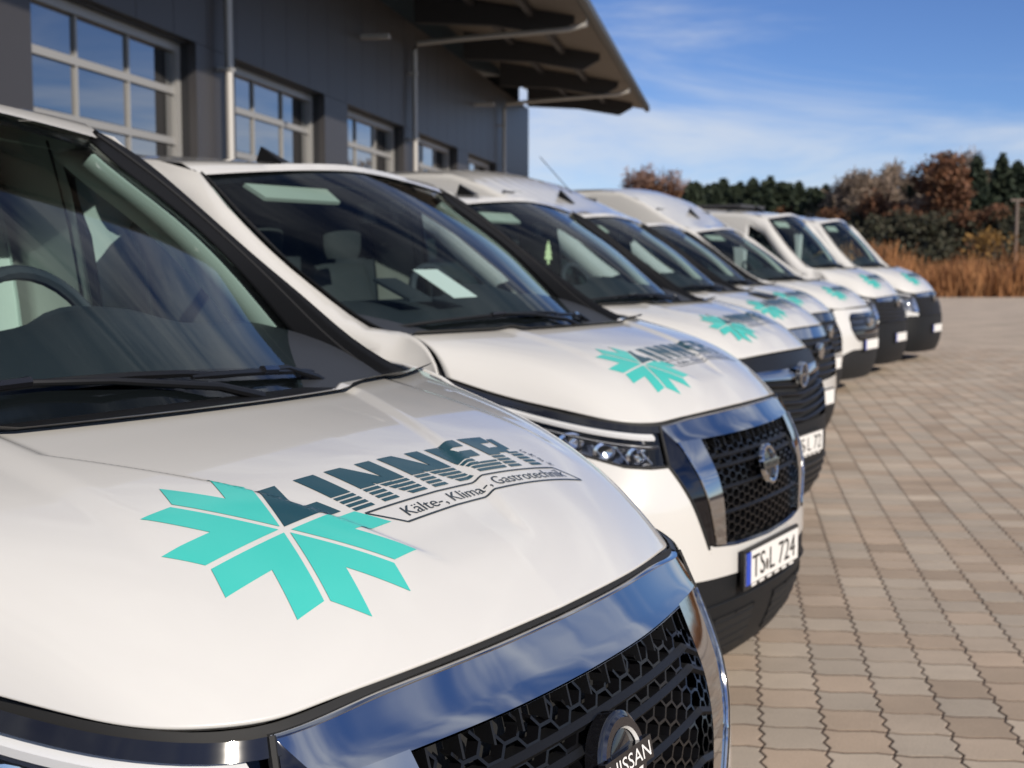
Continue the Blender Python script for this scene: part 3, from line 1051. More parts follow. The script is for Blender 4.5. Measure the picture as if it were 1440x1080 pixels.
def headlights(root, W, detail, zlo, zhi, ta=.335, tb=1.0):
    for s in (1, -1):
        lens = patch_tz(lambda z: s * (TA(z) + .016 if ta == .335 else ta), lambda z: s * tb, zlo, zhi, 30, 8)
        hl = add('headlight', *([W(v) for v in lens[0]], lens[1]), 'lamp_lens', root)
        bez = patch_tz(lambda z: s * (TA(z) + .01 if ta == .335 else ta - .005), lambda z: s * tb, lambda t: zlo(t) - .006, lambda t: zhi(t) + .004, 24, 6, .07)
        add('lamp_housing', *([W(v) for v in bez[0]], bez[1]), 'lamp_bezel', hl)
        band = patch_tz(lambda z: s * (ta - .002), lambda z: s * tb, lambda t: zhi(t) - .019, lambda t: zhi(t) + .002, 30, 4, -.002)
        add('dark_rim', *([W(v) for v in band[0]], band[1]), 'gloss_black', hl)
        ts = [s * t for t in frange(ta + .03, .86, 24)]
        st = strip_tz(ts, lambda t: zhi(abs(t)) - .044, lambda t: zhi(abs(t)) - .022, .004, .03, W)
        add('light_strip', *st, 'white_strip', hl)
        ts = [s * t for t in frange(ta + .025, .84, 24)]
        st = strip_tz(ts, lambda t: zhi(abs(t)) - .070, lambda t: zhi(abs(t)) - .057, .006, .03, W)
        add('light_strip', *st, 'lamp_reflector', hl)
        for t_ in (.43, .53, .63):
            zc = (zlo(t_) + zhi(t_) - .07) / 2
            p = np.array(W(FS(s * t_, zc, .045)))
            q = np.array(W(FS(s * t_, zc, .0))); ax = q - p; ax = Vector(ax / np.linalg.norm(ax))
            a_ = ax.cross(Vector((0, 0, 1))).normalized(); b_ = a_.cross(ax)
            prof = [(.032, .0), (.034, .012), (.025, .014), (.022, .004), (.014, .0), (.001, -.004)]
            V, F = lathe(prof, 18, lambda aa, bb, h: Vector(p) + a_ * aa * 1.3 + b_ * bb + ax * h)
            add('lamp_bowl', V, F, 'lamp_reflector', hl)
        # reflector fins
        fins = []
        for t_ in frange(.40, .70, 5):
            fins.append(ribbon((s * t_, zlo(t_) + .005), (s * (t_ + .02), zhi(t_) - .075), W, .004, .05, .018))
        add('lamp_fins', *join(*fins), 'lamp_reflector', hl, smooth=False)

def front_nissan(new):
    def go(root, W, detail, ptext):
        w = lambda P: ([W(v) for v in P[0]], P[1])
        # white bumper skin: sides and centre strip
        for s in (1, -1):
            P = patch_tz(lambda z: s * TA(z), lambda z: s * 1.0, ZKt, ZHB, 40, 22)
            add('bumper_side', *w(P), 'white_paint', root, sharp=50)
        P = patch_tz(lambda z: -TA(z), lambda z: TA(z), ZKt, ZG, 40, 6)
        add('bumper_centre', *w(P), 'white_paint', root, sharp=50)
        # dark lower bumper with slots
        lowT = lambda t: lin(t, [0, .5, .85, 1], [.165, .17, .20, .25])
        P = patch_tz(lambda z: -1.0, lambda z: 1.0, lowT, ZKt, 80, 10, .004)
        lb = add('lower_bumper', *w(P), 'grey_plastic', root, sharp=60)
        for s_ in (1, -1):
            P = patch_tz(lambda z: s_ * .055, lambda z: s_ * .46, lambda t: .205, lambda t: .345, 24, 4, .0)
            add('intake_field', *w(P), 'gap_black', lb)
            sl = []
            for r_ in range(4):
                z = .212 + r_ * .036
                sl.append(strip_tz([s_ * t for t in frange(.055, .46, 20)], lambda t: z, lambda t: z + .013, -.003, .010, W))
            for k in range(6):
                t = s_ * (.055 + k * .081)
                sl.append(ribbon((t, .205), (t, .345), W, .010, .010, -.002))
            add('intake_bars', *join(*sl), 'grey_plastic', lb, smooth=False)
        pts = [W(FS(t, .395, -.001)) for t in frange(-.9, .9, 60)]
        add('bumper_crease', *tube(pts, .004, 6), 'grey_plastic', lb)
        # closing panel behind everything
        P = patch_tz(lambda z: -1.0, lambda z: 1.0, lambda t: .2, lambda t: ZT(t) - .002, 40, 14, .085)
        add('inner_panel', *w(P), 'gap_black', root)
        P = patch_tz(lambda z: -.97, lambda z: .97, lambda t: ZT(t) - .020, lambda t: ZT(t) - .004, 70, 3, .012)
        add('hood_seal', *w(P), 'gap_black', root)
        # chrome V frame
        top = lambda t: ZT(t) - .015
        inner = lambda z: lin(z, [.56, .602, .743, .94], [.188, .194, .203, .217])
        outer = lambda z: lin(z, [.56, .603, .923, .988, 1.01], [.222, .232, .300, .334, .338])
        P = patch_tz(lambda z: -outer(z), lambda z: outer(z), lambda t: .936, top, 70, 7, lambda t, z: -.009 + .014 * min(1, max(0, z - .936) / .068) ** .8)
        ch = add('chrome_frame', *w(P), 'chrome', root, sharp=60)
        lip = strip_tz(frange(-.335, .335, 60), lambda t: top(abs(t)) - .003, lambda t: top(abs(t)) + .002, .001, .012, W)
        add('chrome_lip', *lip, 'chrome', ch)
        under = strip_tz(frange(-.22, .22, 40), lambda t: .930, lambda t: .937, -.009, .035, W)
        add('chrome_edge', *under, 'chrome', ch)
        armo = lambda z: lin(z, [.57, .62, .83, .938], [-.003, -.006, -.013, -.009])
        for s in (1, -1):
            P = patch_tz(lambda z: s * inner(z), lambda z: s * outer(z), lambda t: ZG(t) + .004, lambda t: .938, 10, 24, lambda t, z: armo(z))
            iw = grid(lambda a, b: FS(s * inner(.60 + .338 * a), .60 + .338 * a, armo(.60 + .338 * a) * (1 - b) + .035 * b), frange(0, 1, 24), [0, 1])
            add('chrome_wall', *w(iw), 'chrome', ch)
            add('chrome_arm', *w(P), 'chrome', ch, sharp=60)
            P = patch_tz(lambda z: s * outer(z), lambda z: s * (TA(z) - .004), lambda t: ZG(t) + .004, lambda t: .99, 8, 24, lambda t, z: (armo(z) if z < .938 else -.009 + .014 * min(1, (z - .936) / .068) ** .8) * max(0, 1 - (abs(t) - outer(z)) / max(TA(z) - outer(z), .004)))
            add('smoked_side', *w(P), 'chrome_smoked', ch, sharp=60)
            pts = [W(FS(s * outer(z), z, armo(z) - .002)) for z in frange(.61, .935, 20)]
            add('chrome_rib', *tube(pts, .0035, 6), 'chrome', ch)
            pts = [W(FS(s * (TA(z) + .002), z, .0)) for z in frange(.59, .99, 24)]
            add('black_joint', *tube(pts, .006, 6), 'gap_black', ch)
        # grille insert
        P = patch_tz(lambda z: -inner(z) - .01, lambda z: inner(z) + .01, lambda t: ZG(t), lambda t: .94, 30, 12, .05)
        gr = add('grille', *w(P), 'gap_black', root)
        P = strip_tz(frange(-.24, .24, 31), lambda t: ZG(abs(t)) - .008, lambda t: ZG(abs(t)) + .008, -.003, .03, W)
        add('grille_sill', *P, 'gloss_black', gr)
        for zc in (.870, .838, .770, .690):
            P = strip_tz(frange(-inner(zc), inner(zc), 31), lambda t: zc - .007 - .03 * t * t, lambda t: zc + .007 - .03 * t * t, .004, .03, W)
            add('grille_slat', *P, 'black_plastic', gr, sharp=30)
        cells = []
        cw, chh = .0300, .0300
        for k in range(-10, 11):
            t = k * cw * .75
            for r_ in range(13):
                z = .578 + r_ * chh + (chh / 2 if k % 2 else 0)
                if abs(t) > inner(z) - .004 or z > .905 or z < .59: continue
                h2 = chh
                for p_, q_ in (((-.25, 0), (.25, 0)), ((.25, 0), (.5, .5)), ((.5, .5), (.25, 1)), ):
                    cells.append(ribbon((t + cw * p_[0], z + h2 * p_[1]), (t + cw * q_[0], z + h2 * q_[1]), W, .0045, .018, .012))
                for p_, q_ in (((-.25, 0), (-.5, .5)), ((-.5, .5), (-.25, 1))):
                    if k == -10 or abs(t - cw * .75) > inner(z) - .004:
                        cells.append(ribbon((t + cw * p_[0], z + h2 * p_[1]), (t + cw * q_[0], z + h2 * q_[1]), W, .0045, .018, .012))
        add('grille_mesh', *join(*cells), 'grille_black', gr, smooth=False)
        # top row of small vertical ribs
        for t in frange(-.2, .2, 13):
            add('grille_rib', *ribbon((t, .900), (t + .004, .934), W, .004, .03, .004), 'black_plastic', gr, smooth=False)
        # emblem
        zc = .812
        c = np.array(W((X0(zc) + .012, 0, zc)))
        up = Vector((-.20, 0, .98)).normalized(); rt = Vector((0, 1, 0)); nn = rt.cross(up).normalized()
        if nn.x < 0: nn = -nn
        E = lambda a, b, h: Vector(c) + rt * a + up * b + nn * h
        if new:
            V, F = lathe([(.001, .004), (.064, .004), (.070, .0), (.070, -.02)], 40, E)
            em = add('emblem', V, F, 'gloss_black', root, sharp=40)
            for lo, hi in ((18, 162), (198, 342)):
                def arc(a, k, lo=lo, hi=hi):
                    an = math.radians(lo + (hi - lo) * a)
                    r, h = [(.046, .004), (.048, .0085), (.060, .0085), (.063, .004)][k]
                    return E(r * math.cos(an), r * math.sin(an), h)
                add('emblem_arc', *grid(arc, frange(0, 1, 40), [0, 1, 2, 3]), 'emblem_metal', em, sharp=30)
                def arcw(a, k, lo=lo, hi=hi):
                    an = math.radians(lo + (hi - lo) * a)
                    r, h = [(.0445, .005), (.0475, .0095)][k]
                    return E(r * math.cos(an), r * math.sin(an), h)
                add('emblem_arc', *grid(arcw, frange(0, 1, 40), [0, 1]), 'white_strip', em)
                ends = []
            V, F = join(([E(a, b, h) for a in (-.072, .072) for b in (-.0165, .0165) for h in (0.003, .014)], [(0, 2, 3, 1), (4, 5, 7, 6), (0, 1, 5, 4), (2, 6, 7, 3), (1, 3, 7, 5), (0, 4, 6, 2)]))
            add('emblem_bar', V, F, 'gloss_black', em, smooth=False)
            tv, tf = text_mesh('NISSAN', .03)
            x0 = min(v[0] for v in tv); x1 = max(v[0] for v in tv); y0 = min(v[1] for v in tv); y1 = max(v[1] for v in tv)
            VV = [E(-.064 + .128 * (v[0] - x0) / (x1 - x0), -.0105 + .021 * (v[1] - y0) / (y1 - y0), .0147) for v in tv]
            add('emblem_lettering', VV, tf, 'white_strip', em, smooth=False)
        else:
            V, F = lathe([(.050, .0), (.053, .012), (.062, .014), (.070, .010), (.072, .0)], 40, E)
            em = add('emblem', V, F, 'chrome', root)
            V = [E(a, b, h) for a in (-.074, .074) for b in (-.014, .014) for h in (0.002, .016)]
            add('emblem_bar', V, [(0, 2, 3, 1), (4, 5, 7, 6), (0, 1, 5, 4), (2, 6, 7, 3), (1, 3, 7, 5), (0, 4, 6, 2)], 'chrome', em, smooth=False)
            V, F = lathe([(.001, .002), (.052, .002)], 32, E)
            add('emblem_disc', V, F, 'gloss_black', em)
            tv, tf = text_mesh('NISSAN', .03)
            x0 = min(v[0] for v in tv); x1 = max(v[0] for v in tv); y0 = min(v[1] for v in tv); y1 = max(v[1] for v in tv)
            VV = [E(-.058 + .116 * (v[0] - x0) / (x1 - x0), -.008 + .016 * (v[1] - y0) / (y1 - y0), .0167) for v in tv]
            add('emblem_lettering', VV, tf, 'gloss_black', em, smooth=False)
        headlights(root, W, detail, lambda t: ZHB(t) + .006, lambda t: ZT(t) - .013)
        P = []
        for s in (1, -1):
            pts = [W(FS(s * t, ZHB(t) + .002, .0)) for t in frange(.365, 1, 24)]
            add('lamp_joint', *tube(pts, .005, 6), 'gap_black', root)
        plate(root, W, ptext)
    return go

def front_simple(kind):
    def go(root, W, detail, ptext):
        w = lambda P: ([W(v) for v in P[0]], P[1])
        P = patch_tz(lambda z: -1.0, lambda z: 1.0, lambda t: .2, lambda t: ZT(t) - .002, 40, 14, .085)
        add('inner_panel', *w(P), 'gap_black', root)
        lowT = lambda t: lin(t, [0, .5, .85, 1], [.165, .17, .20, .25])
        if kind == 'slats':           # dark unpainted bumper, chrome bar and ribbed grille
            zt = lambda t: ZHB(t)
            P = patch_tz(lambda z: -1.0, lambda z: 1.0, lowT, lambda t: lin(t, [0, .3, .36, .6, 1], [.62, .63, .80, .89, 1.10]), 80, 18)
            add('bumper', *w(P), 'grey_plastic', root, sharp=60)
            P = patch_tz(lambda z: -.34, lambda z: .34, lambda t: .60, lambda t: ZT(t) - .012, 40, 12, .03)
            gr = add('grille', *w(P), 'gap_black', root)
            P = patch_tz(lambda z: -.34, lambda z: .34, lambda t: .925, lambda t: ZT(t) - .012, 40, 4, -.002)
            add('grille_top', *w(P), 'black_plastic', gr)
            for i in range(5):
                z0 = .655 + i * .048
                P = strip_tz(frange(-.33, .33, 41), lambda t: z0 + .10 * abs(t) - .03, lambda t: z0 + .10 * abs(t) - .008, -.002, .04, W)
                add('grille_slat', *P, 'black_plastic', gr)
            P = strip_tz(frange(-.34, .34, 41), lambda t: .885 - .02 * (1 - abs(t) * 3), lambda t: .925, -.012, .03, W)
            add('chrome_bar', *P, 'chrome', gr)
            zc = .885
            c = Vector(W((X0(zc) + .03, 0, zc)))
            E = lambda a, b, h: c + Vector((h, a, b))
            em = add('emblem', *lathe([(.050, -.02), (.054, .006), (.062, .010), (.070, .006), (.072, -.02)], 32, E), 'chrome', root)
            add('emblem_bar', *([tuple(E(a, b, .004)) for a, b in ((-.07, -.004), (-.01, .006), (.07, .012), (.01, -.006))], [(0, 1, 2, 3)]), 'chrome', em, smooth=False)
            add('emblem_disc', *lathe([(.001, -.006), (.052, -.006)], 24, E), 'gloss_black', em)
            for r_ in range(4):
                z = .23 + r_ * .045
                P = strip_tz(frange(-.5, .5, 21), lambda t: z, lambda t: z + .02, -.010, .014, W)
                add('intake_bar', *P, 'black_plastic', root)
            headlights(root, W, detail, lambda t: ZHB(t) + .006, lambda t: ZT(t) - .013)
            plate(root, W, ptext, .50)
        elif kind in ('vent', 'plain'):
            mid = lambda t: lin(t, [0, .3, .6, 1], [.50, .505, .53, .58])
            P = patch_tz(lambda z: -1.0, lambda z: 1.0, lowT, mid, 60, 8)
            add('lower_bumper', *w(P), 'grey_plastic', root, sharp=60)
            P = patch_tz(lambda z: -1.0, lambda z: 1.0, mid, lambda t: lin(t, [0, .29, .36, .6, 1], [.60, .62, .86, .91, 1.105]), 80, 18)
            add('bumper', *w(P), 'white_paint', root, sharp=60)
            P = patch_tz(lambda z: -.35, lambda z: .35, lambda t: .59, lambda t: ZT(t) - .012, 40, 12, .03)
            gr = add('grille', *w(P), 'gap_black', root)
            P = patch_tz(lambda z: -.34, lambda z: .34, lambda t: .93, lambda t: ZT(t) - .014, 40, 4, -.003)
            add('chrome_bar', *w(P), 'chrome' if kind == 'vent' else 'gloss_black', gr)
            for i in range(5):
                z0 = .64 + i * .058
                P = strip_tz(frange(-.33, .33, 31), lambda t: z0, lambda t: z0 + .026, .0, .04, W)
                add('grille_slat', *P, 'black_plastic', gr)
            zc = .83
            c = Vector(W((X0(zc) + .02, 0, zc)))
            E = lambda a, b, h: c + Vector((h, a, b))
            add('emblem', *lathe([(.001, .004), (.045, .006), (.062, .0), (.064, -.03)], 24, E), 'chrome', root)
            headlights(root, W, detail, lambda t: ZHB(t) + .006, lambda t: ZT(t) - .013)
            plate(root, W, None, .47 if kind == 'vent' else .52)
        elif kind == 'oval':          # big six-sided grille in a white face
            mid = lambda t: lin(t, [0, .3, .42, .52, .7, 1], [.50, .50, .46, .36, .34, .40])
            P = patch_tz(lambda z: -1.0, lambda z: 1.0, lowT, mid, 60, 8, .012)
            add('lower_bumper', *w(P), 'gap_black', root, sharp=60)
            P = patch_tz(lambda z: -1.0, lambda z: 1.0, mid, lambda t: lin(t, [0, .44, .5, .66, 1], [1.0, .99, .92, .93, 1.10]), 90, 26)
            add('bumper', *w(P), 'white_paint', root, sharp=60)
            def hexo(z): return lin(z, [.60, .66, .76, .88, .93, .945], [.20, .26, .32, .30, .26, .22])
            P = patch_tz(lambda z: -hexo(z), lambda z: hexo(z), lambda t: .60, lambda t: .945, 40, 20, -.006)
            gr = add('grille', *w(P), 'gloss_black', root, solid=.01)
            for i in range(4):
                z0 = .64 + i * .075
                P = strip_tz(frange(-hexo(z0) + .02, hexo(z0) - .02, 25), lambda t: z0, lambda t: z0 + .03, -.016, .012, W)
                add('grille_slat', *P, 'black_plastic', gr)
            zc = .82
            c = Vector(W((X0(zc) + .03, 0, zc)))
            E = lambda a, b, h: c + Vector((h, a * 1.6, b * .8))
            add('emblem', *lathe([(.001, .006), (.06, .006), (.066, .0), (.066, -.03)], 24, E), 'chrome', root)
            for s in (1, -1):
                P = patch_tz(lambda z: s * .50, lambda z: s * .60, lambda t: .50 + .3 * (t - .50), lambda t: .60, 6, 4, -.004)
                add('fog_lamp', *w(P), 'gap_black', root)
            headlights(root, W, detail, lambda t: lin(t, [0, .44, .5, .66, .8, 1], [.88, .88, .89, .92, .985, 1.105]), lambda t: ZT(t) - .013, ta=.45)
            plate(root, W, None, .55, xo=.02)
        elif kind == 'tall':          # black bumper, bright top bar, tall lamps
            P = patch_tz(lambda z: -1.0, lambda z: 1.0, lowT, lambda t: lin(t, [0, .4, .55, .8, 1], [.66, .66, .66, .62, .60]), 60, 14)
            add('bumper', *w(P), 'grey_plastic', root, sharp=60)
            for s in (1, -1):
                P = patch_tz(lambda z: s * .42, lambda z: s * 1.0, lambda t: lin(t, [0, .4, .55, .8, 1], [.66, .66, .66, .62, .60]), lambda t: lin(t, [0, .42, .66, 1], [.70, .70, .74, 1.10]), 40, 10)
                add('wing_front', *w(P), 'white_paint', root, sharp=60)
            P = patch_tz(lambda z: -.44, lambda z: .44, lambda t: .64, lambda t: ZT(t) - .012, 40, 12, .025)
            gr = add('grille', *w(P), 'gap_black', root)
            P = patch_tz(lambda z: -.36, lambda z: .36, lambda t: .945, lambda t: ZT(t) - .012, 40, 4, -.004)
            add('chrome_bar', *w(P), 'chrome', gr)
            for i in range(5):
                z0 = .67 + i * .055
                P = strip_tz(frange(-.40, .40, 31), lambda t: z0, lambda t: z0 + .026, .0, .03, W)
                add('grille_slat', *P, 'black_plastic', gr)
            zc = .93
            c = Vector(W((X0(zc) + .03, 0, zc)))
            E = lambda a, b, h: c + Vector((h, a, b))
            add('emblem', *lathe([(.001, .004), (.05, .006), (.07, .0), (.072, -.03)], 24, E), 'chrome', root)
            headlights(root, W, detail, lambda t: lin(t, [0, .44, .66, .8, 1], [.72, .72, .76, .93, 1.105]), lambda t: ZT(t) - .013, ta=.42)
            plate(root, W, None, .46)
    return go

# ------------------------------------------------------------------ ground
BV = Vector((math.sin(PHI), math.cos(PHI)))      # along the hall and the paving rows
NV = Vector((math.cos(PHI), -math.sin(PHI)))     # away from the hall
def pb(p, b): return (NV.x * p + BV.x * b, NV.y * p + BV.y * b)

def build_ground():
    E0 = 56.5
    g = add('ground', [(-400, -60, -.05), (600, -60, -.05), (600, 900, -.05), (-400, 900, -.05)], [(0, 1, 2, 3)], 'earth', smooth=False)
    tag(g, 'bare brown earth under and beyond the paved yard', kind='structure')
    # paved yard: jointing bed below the pavers, patterned sheet beyond
    ys = [(-30, -8), (60, -8), (60, 23.9), (-30, 23.9)]
    pv = add('pavement', [(x, y, -.0019) for x, y in ys], [(0, 1, 2, 3)], 'joint_sand', smooth=False)
    tag(pv, 'yard paved with beige-brown interlocking concrete stones', kind='structure')
    fr = add('far_paving', [(-30, 23.4, -.0012), (60, 23.4, -.0012), (60, E0, -.0012), (-30, E0, -.0012)], [(0, 1, 2, 3)], 'far_paving', pv, smooth=False)
    # one paver
    a = .0095
    def outline(g_, gy=.0075):
        lo = [(-.1, 0), (-.058, -.0095), (.050, .0085), (.1, 0)]
        pts = []
        for x, y in lo: pts.append((x, -.1 + y))
        for k in range(1, 8):
            d = -.1 + .2 * k / 8
            pts.append((.1 + (a if k % 4 == 1 else (-a if k % 4 == 3 else 0)), d))
        for x, y in lo[::-1]: pts.append((x, .1 + y))
        for k in range(7, 0, -1):
            d = -.1 + .2 * k / 8
            pts.append((-.1 + (a if k % 4 == 1 else (-a if k % 4 == 3 else 0)), d))
        return [(x * (1 - g_ / .1), y * (1 - gy / .1)) for x, y in pts]
    o1 = outline(.0068); o0 = outline(.0050)
    n = len(o0)
    V1 = [(x, y, 0) for x, y in o1] + [(x, y, -.0006) for x, y in o0] + [(x, y, -.03) for x, y in o0]
    F1 = [tuple(range(n))]
    for r_ in range(2):
        for k in range(n):
            F1.append((r_ * n + k, (r_ + 1) * n + k, (r_ + 1) * n + (k + 1) % n, r_ * n + (k + 1) % n))
    me = bpy.data.meshes.new('paver')
    me.from_pydata(V1, [], F1)
    me.materials.append(MATS['paver_stone'])
    cand = []
    for i in range(-24, 70):
        for j in range(-4, 122):
            p, b = .2 + .2 * i, .165 + .1 + .2 * j
            x, y = pb(p, b)
            if y < .4 or y > 24.0: continue
            dpt = y
            sx = 720 + 1900 * x / dpt
            sy = 367 + 1900 * CAM_H / dpt
            cand.append((x, y, sx, sy))
    # the three hundred that show largest: in frame, in front of the vans
    def visible(c):
        x, y, sx, sy = c
        # nose line of the van row
        return sx < 1436 and sy < 1078 and sx > 990 + max(0, (1000 - sy)) * .36 and y > 3.5
    vis = sorted([c for c in cand if visible(c)], key=lambda c: c[1])
    near = set(id(c) for c in vis[:300])
    rz = -PHI
    far = []
    for c in cand:
        tz = max(-.0006, nrg.normal(0, .0004))
        rx, ry = nrg.normal(0, .0022, 2)
        if id(c) in near:
            o = bpy.data.objects.new('paver', me)
            C.objects.link(o)
            o.parent = pv
            o.location = (c[0], c[1], tz)
            o.rotation_euler = (rx, ry, rz)
        else:
            far.append((c[0], c[1], tz, rx, ry))
    B = np.array(V1)
    cs, sn = math.cos(rz), math.sin(rz)
    rot = np.stack([B[:, 0] * cs - B[:, 1] * sn, B[:, 0] * sn + B[:, 1] * cs, B[:, 2]], 1)
    far = [f for f in far if -6 < f[0]]
    M = len(far)
    allV = np.repeat(rot[None], M, 0)
    fa = np.array(far)
    allV[:, :, 2] += fa[:, 2][:, None] + allV[:, :, 1] * fa[:, 3][:, None] - allV[:, :, 0] * fa[:, 4][:, None]
    allV[:, :, 0] += fa[:, 0][:, None]
    allV[:, :, 1] += fa[:, 1][:, None]
    nv = len(B)
    lens = np.array([len(f) for f in F1])
    flat = np.concatenate([np.array(f) for f in F1])
    li = (flat[None] + (np.arange(M) * nv)[:, None]).ravel()
    tot = np.tile(lens, M)
    st = np.concatenate([[0], np.cumsum(tot)[:-1]])
    mf = bpy.data.meshes.new('paver_field')
    mf.vertices.add(M * nv); mf.vertices.foreach_set('co', allV.ravel())
    mf.loops.add(len(li)); mf.loops.foreach_set('vertex_index', li.astype(np.int32))
    mf.polygons.add(len(tot)); mf.polygons.foreach_set('loop_start', st.astype(np.int32))
    mf.update(calc_edges=True)
    mf.validate()
    mf.shade_flat()
    mf.materials.append(MATS['paver_stone'])
    o = bpy.data.objects.new('paver_field', mf)
    C.objects.link(o)
    o.parent = pv
    o['kind'] = 'stuff'
build_ground()

# ------------------------------------------------------------------ hall
def build_hall():
    D = 6.5
    root = empty('industrial_hall', (*pb(-D, 0), 0), -PHI)
    tag(root, 'dark grey industrial hall with glazed sectional doors and a wide canopy roof', 'building')
    # local: x away from wall (towards the yard), y along the wall
    Y0, Y1 = -4.0, 42.4
    HW = 6.25
    doors = [(15.8 + 5.2 * k, 0) for k in range(-2, 5)]   # far jamb y
    DW, DH = 3.9, 4.12
    spans = []
    y = Y0
    for fy, _ in doors:
        spans.append((y, fy - DW)); y = fy
    spans.append((y, Y1))
    # wall panels: each a part, with vertical seams between
    for a, b in spans:
        n = max(1, round((b - a) / 1.0))
        for k in range(n):
            ya, yb = a + (b - a) * k / n, a + (b - a) * (k + 1) / n
            add('wall_panel', *box(-.12, 0, ya + .006, yb - .006, 0, DH + .02), 'wall_panel', root, smooth=False)
    n = 46
    for k in range(n):
        ya, yb = Y0 + (Y1 - Y0) * k / n, Y0 + (Y1 - Y0) * (k + 1) / n
        add('wall_panel', *box(-.12, 0, ya + .006, yb - .006, DH + .026, HW), 'wall_panel', root, smooth=False)
    add('wall_core', *join(*([box(-.30, -.10, a, b, 0, DH) for a, b in spans] + [box(-.30, -.10, Y0, Y1, DH, HW)])), 'wall_dark', root, smooth=False)
    add('end_wall', *join(box(-18, -.3, Y1 - .2, Y1 - .002, 0, HW + 1), box(-18, -17.8, Y0, Y1 - .2, 0, HW), box(-17.8, -.3, Y0, Y0 + .2, 0, HW)), 'wall_dark', root, smooth=False)
    add('hall_floor', *box(-17.8, -.3, Y0 + .2, Y1 - .2, -.02, .01), 'hall_floor', root, smooth=False)
    for fy, _ in doors:
        dr = add('sectional_door', *join(box(-.34, -.20, fy - DW, fy - DW + .12, 0, DH), box(-.34, -.20, fy - .12, fy, 0, DH), box(-.34, -.20, fy - DW + .12, fy - .12, DH - .10, DH)), 'door_frame', root, smooth=False)
        for r_ in range(8):
            z = r_ * .6 - .10
            if z < 0: z = 0.0
            if z + .11 > DH - .1: continue
            add('door_rail', *box(-.32, -.235, fy - DW + .12, fy - .12, z + .013, z + .097), 'door_frame', dr, smooth=False)
        for r_ in range(7):
            z0 = max(r_ * .6 + .01, .11); z1 = min(r_ * .6 + .50, DH - .10)
            if z1 - z0 < .1: continue
            for k in range(3):
                ya = fy - DW + .12 + (DW - .24) / 3 * k
                yb = ya + (DW - .24) / 3
                add('pane', *box(-.285, -.27, ya + .03, yb - .03, z0, z1), 'hall_glass', dr, smooth=False)
        for k in (1, 2):
            ym_ = fy - DW + .12 + (DW - .24) / 3 * k
            add('mullion', *box(-.318, -.24, ym_ - .022, ym_ + .022, .11, DH - .10), 'door_frame', dr, smooth=False)
    # canopy roof
    EX = 3.6; ZE = 6.28; YE = 43.5
    add('canopy_deck', *([( -.3, Y0, 7.0), (EX, Y0, ZE), (EX, YE, ZE), (-.3, YE, 7.0), (-.3, Y0, 7.1), (EX, Y0, ZE + .1), (EX, YE, ZE + .1), (-.3, YE, 7.1)], [(0, 1, 2, 3), (4, 7, 6, 5), (0, 4, 5, 1), (1, 5, 6, 2), (2, 6, 7, 3), (3, 7, 4, 0)]), 'soffit', root, smooth=False)
    add('roof_sheet', *([(EX + .1, Y0, ZE + .12), (EX + .1, YE + .1, ZE + .12), (-9, YE + .1, 9.0), (-9, Y0, 9.0), (-18, YE + .1, 7.1), (-18, Y0, 7.1)], [(0, 1, 2, 3), (3, 2, 4, 5)]), 'gutter', root, smooth=False, solid=.06)
    for k in range(9):
        yy = 42.2 - 5.0 * k
        bt = [(-.3, 6.72), (EX - 1.6, 6.42), (EX - .35, 6.17)]
        V, F = [], []
        prof = [(0, 6.95, 6.30), (1.6, 6.63, 6.20), (EX - .75, 6.42, 5.98), (EX - .35, 6.34, 6.20)]
        for x, zt, zb in prof:
            V += [(x, yy - .09, zt), (x, yy + .09, zt), (x, yy + .09, zb), (x, yy - .09, zb)]
        for i in range(3):
            for q in range(4):
                F.append((i * 4 + q, i * 4 + (q + 1) % 4, (i + 1) * 4 + (q + 1) % 4, (i + 1) * 4 + q))
        F += [(0, 3, 2, 1), (12, 13, 14, 15)]
        add('canopy_beam', V, F, 'beam', root, smooth=False)
    for x, z in ((1.2, 6.72), (2.4, 6.47)):
        add('purlin', *box(x - .06, x + .06, Y0, YE - .1, z - .13, z - .01), 'beam', root, smooth=False)
    gp_ = [(EX + .02 + .085 * math.cos(t), ZE + .02 + .085 * math.sin(t)) for t in frange(math.pi, 2 * math.pi, 9)]
    V = [(x, Y0, z) for x, z in gp_] + [(x, YE, z) for x, z in gp_]
    F = [(k, k + 1, k + 10, k + 9) for k in range(8)]
    add('gutter', V, F, 'gutter', root, solid=.01)
    for yy in (6.2, 16.55, 26.6, 37.1):
        pipe = tube([(EX - .02, yy, ZE - .03), (EX - .04, yy, ZE - .20), (EX - .40, yy, ZE - .29), (1.2, yy, ZE - .40), (.18, yy, ZE - .48), (.13, yy, ZE - .60), (.13, yy, 3.0), (.13, yy, .1)], .052, 12)
        dp = add('downpipe', *pipe, 'zinc', root, sharp=60)
        for z in (1.5, 3.9, 5.2):
            add('pipe_bracket', *box(.0, .19, yy - .065, yy + .065, z, z + .04), 'zinc', dp, smooth=False)
    for yy in (23.2, 33.5):
        add('wall_lamp', *box(.0, .5, yy - .08, yy + .08, 5.35, 5.42), 'zinc', root, smooth=False)
build_hall()

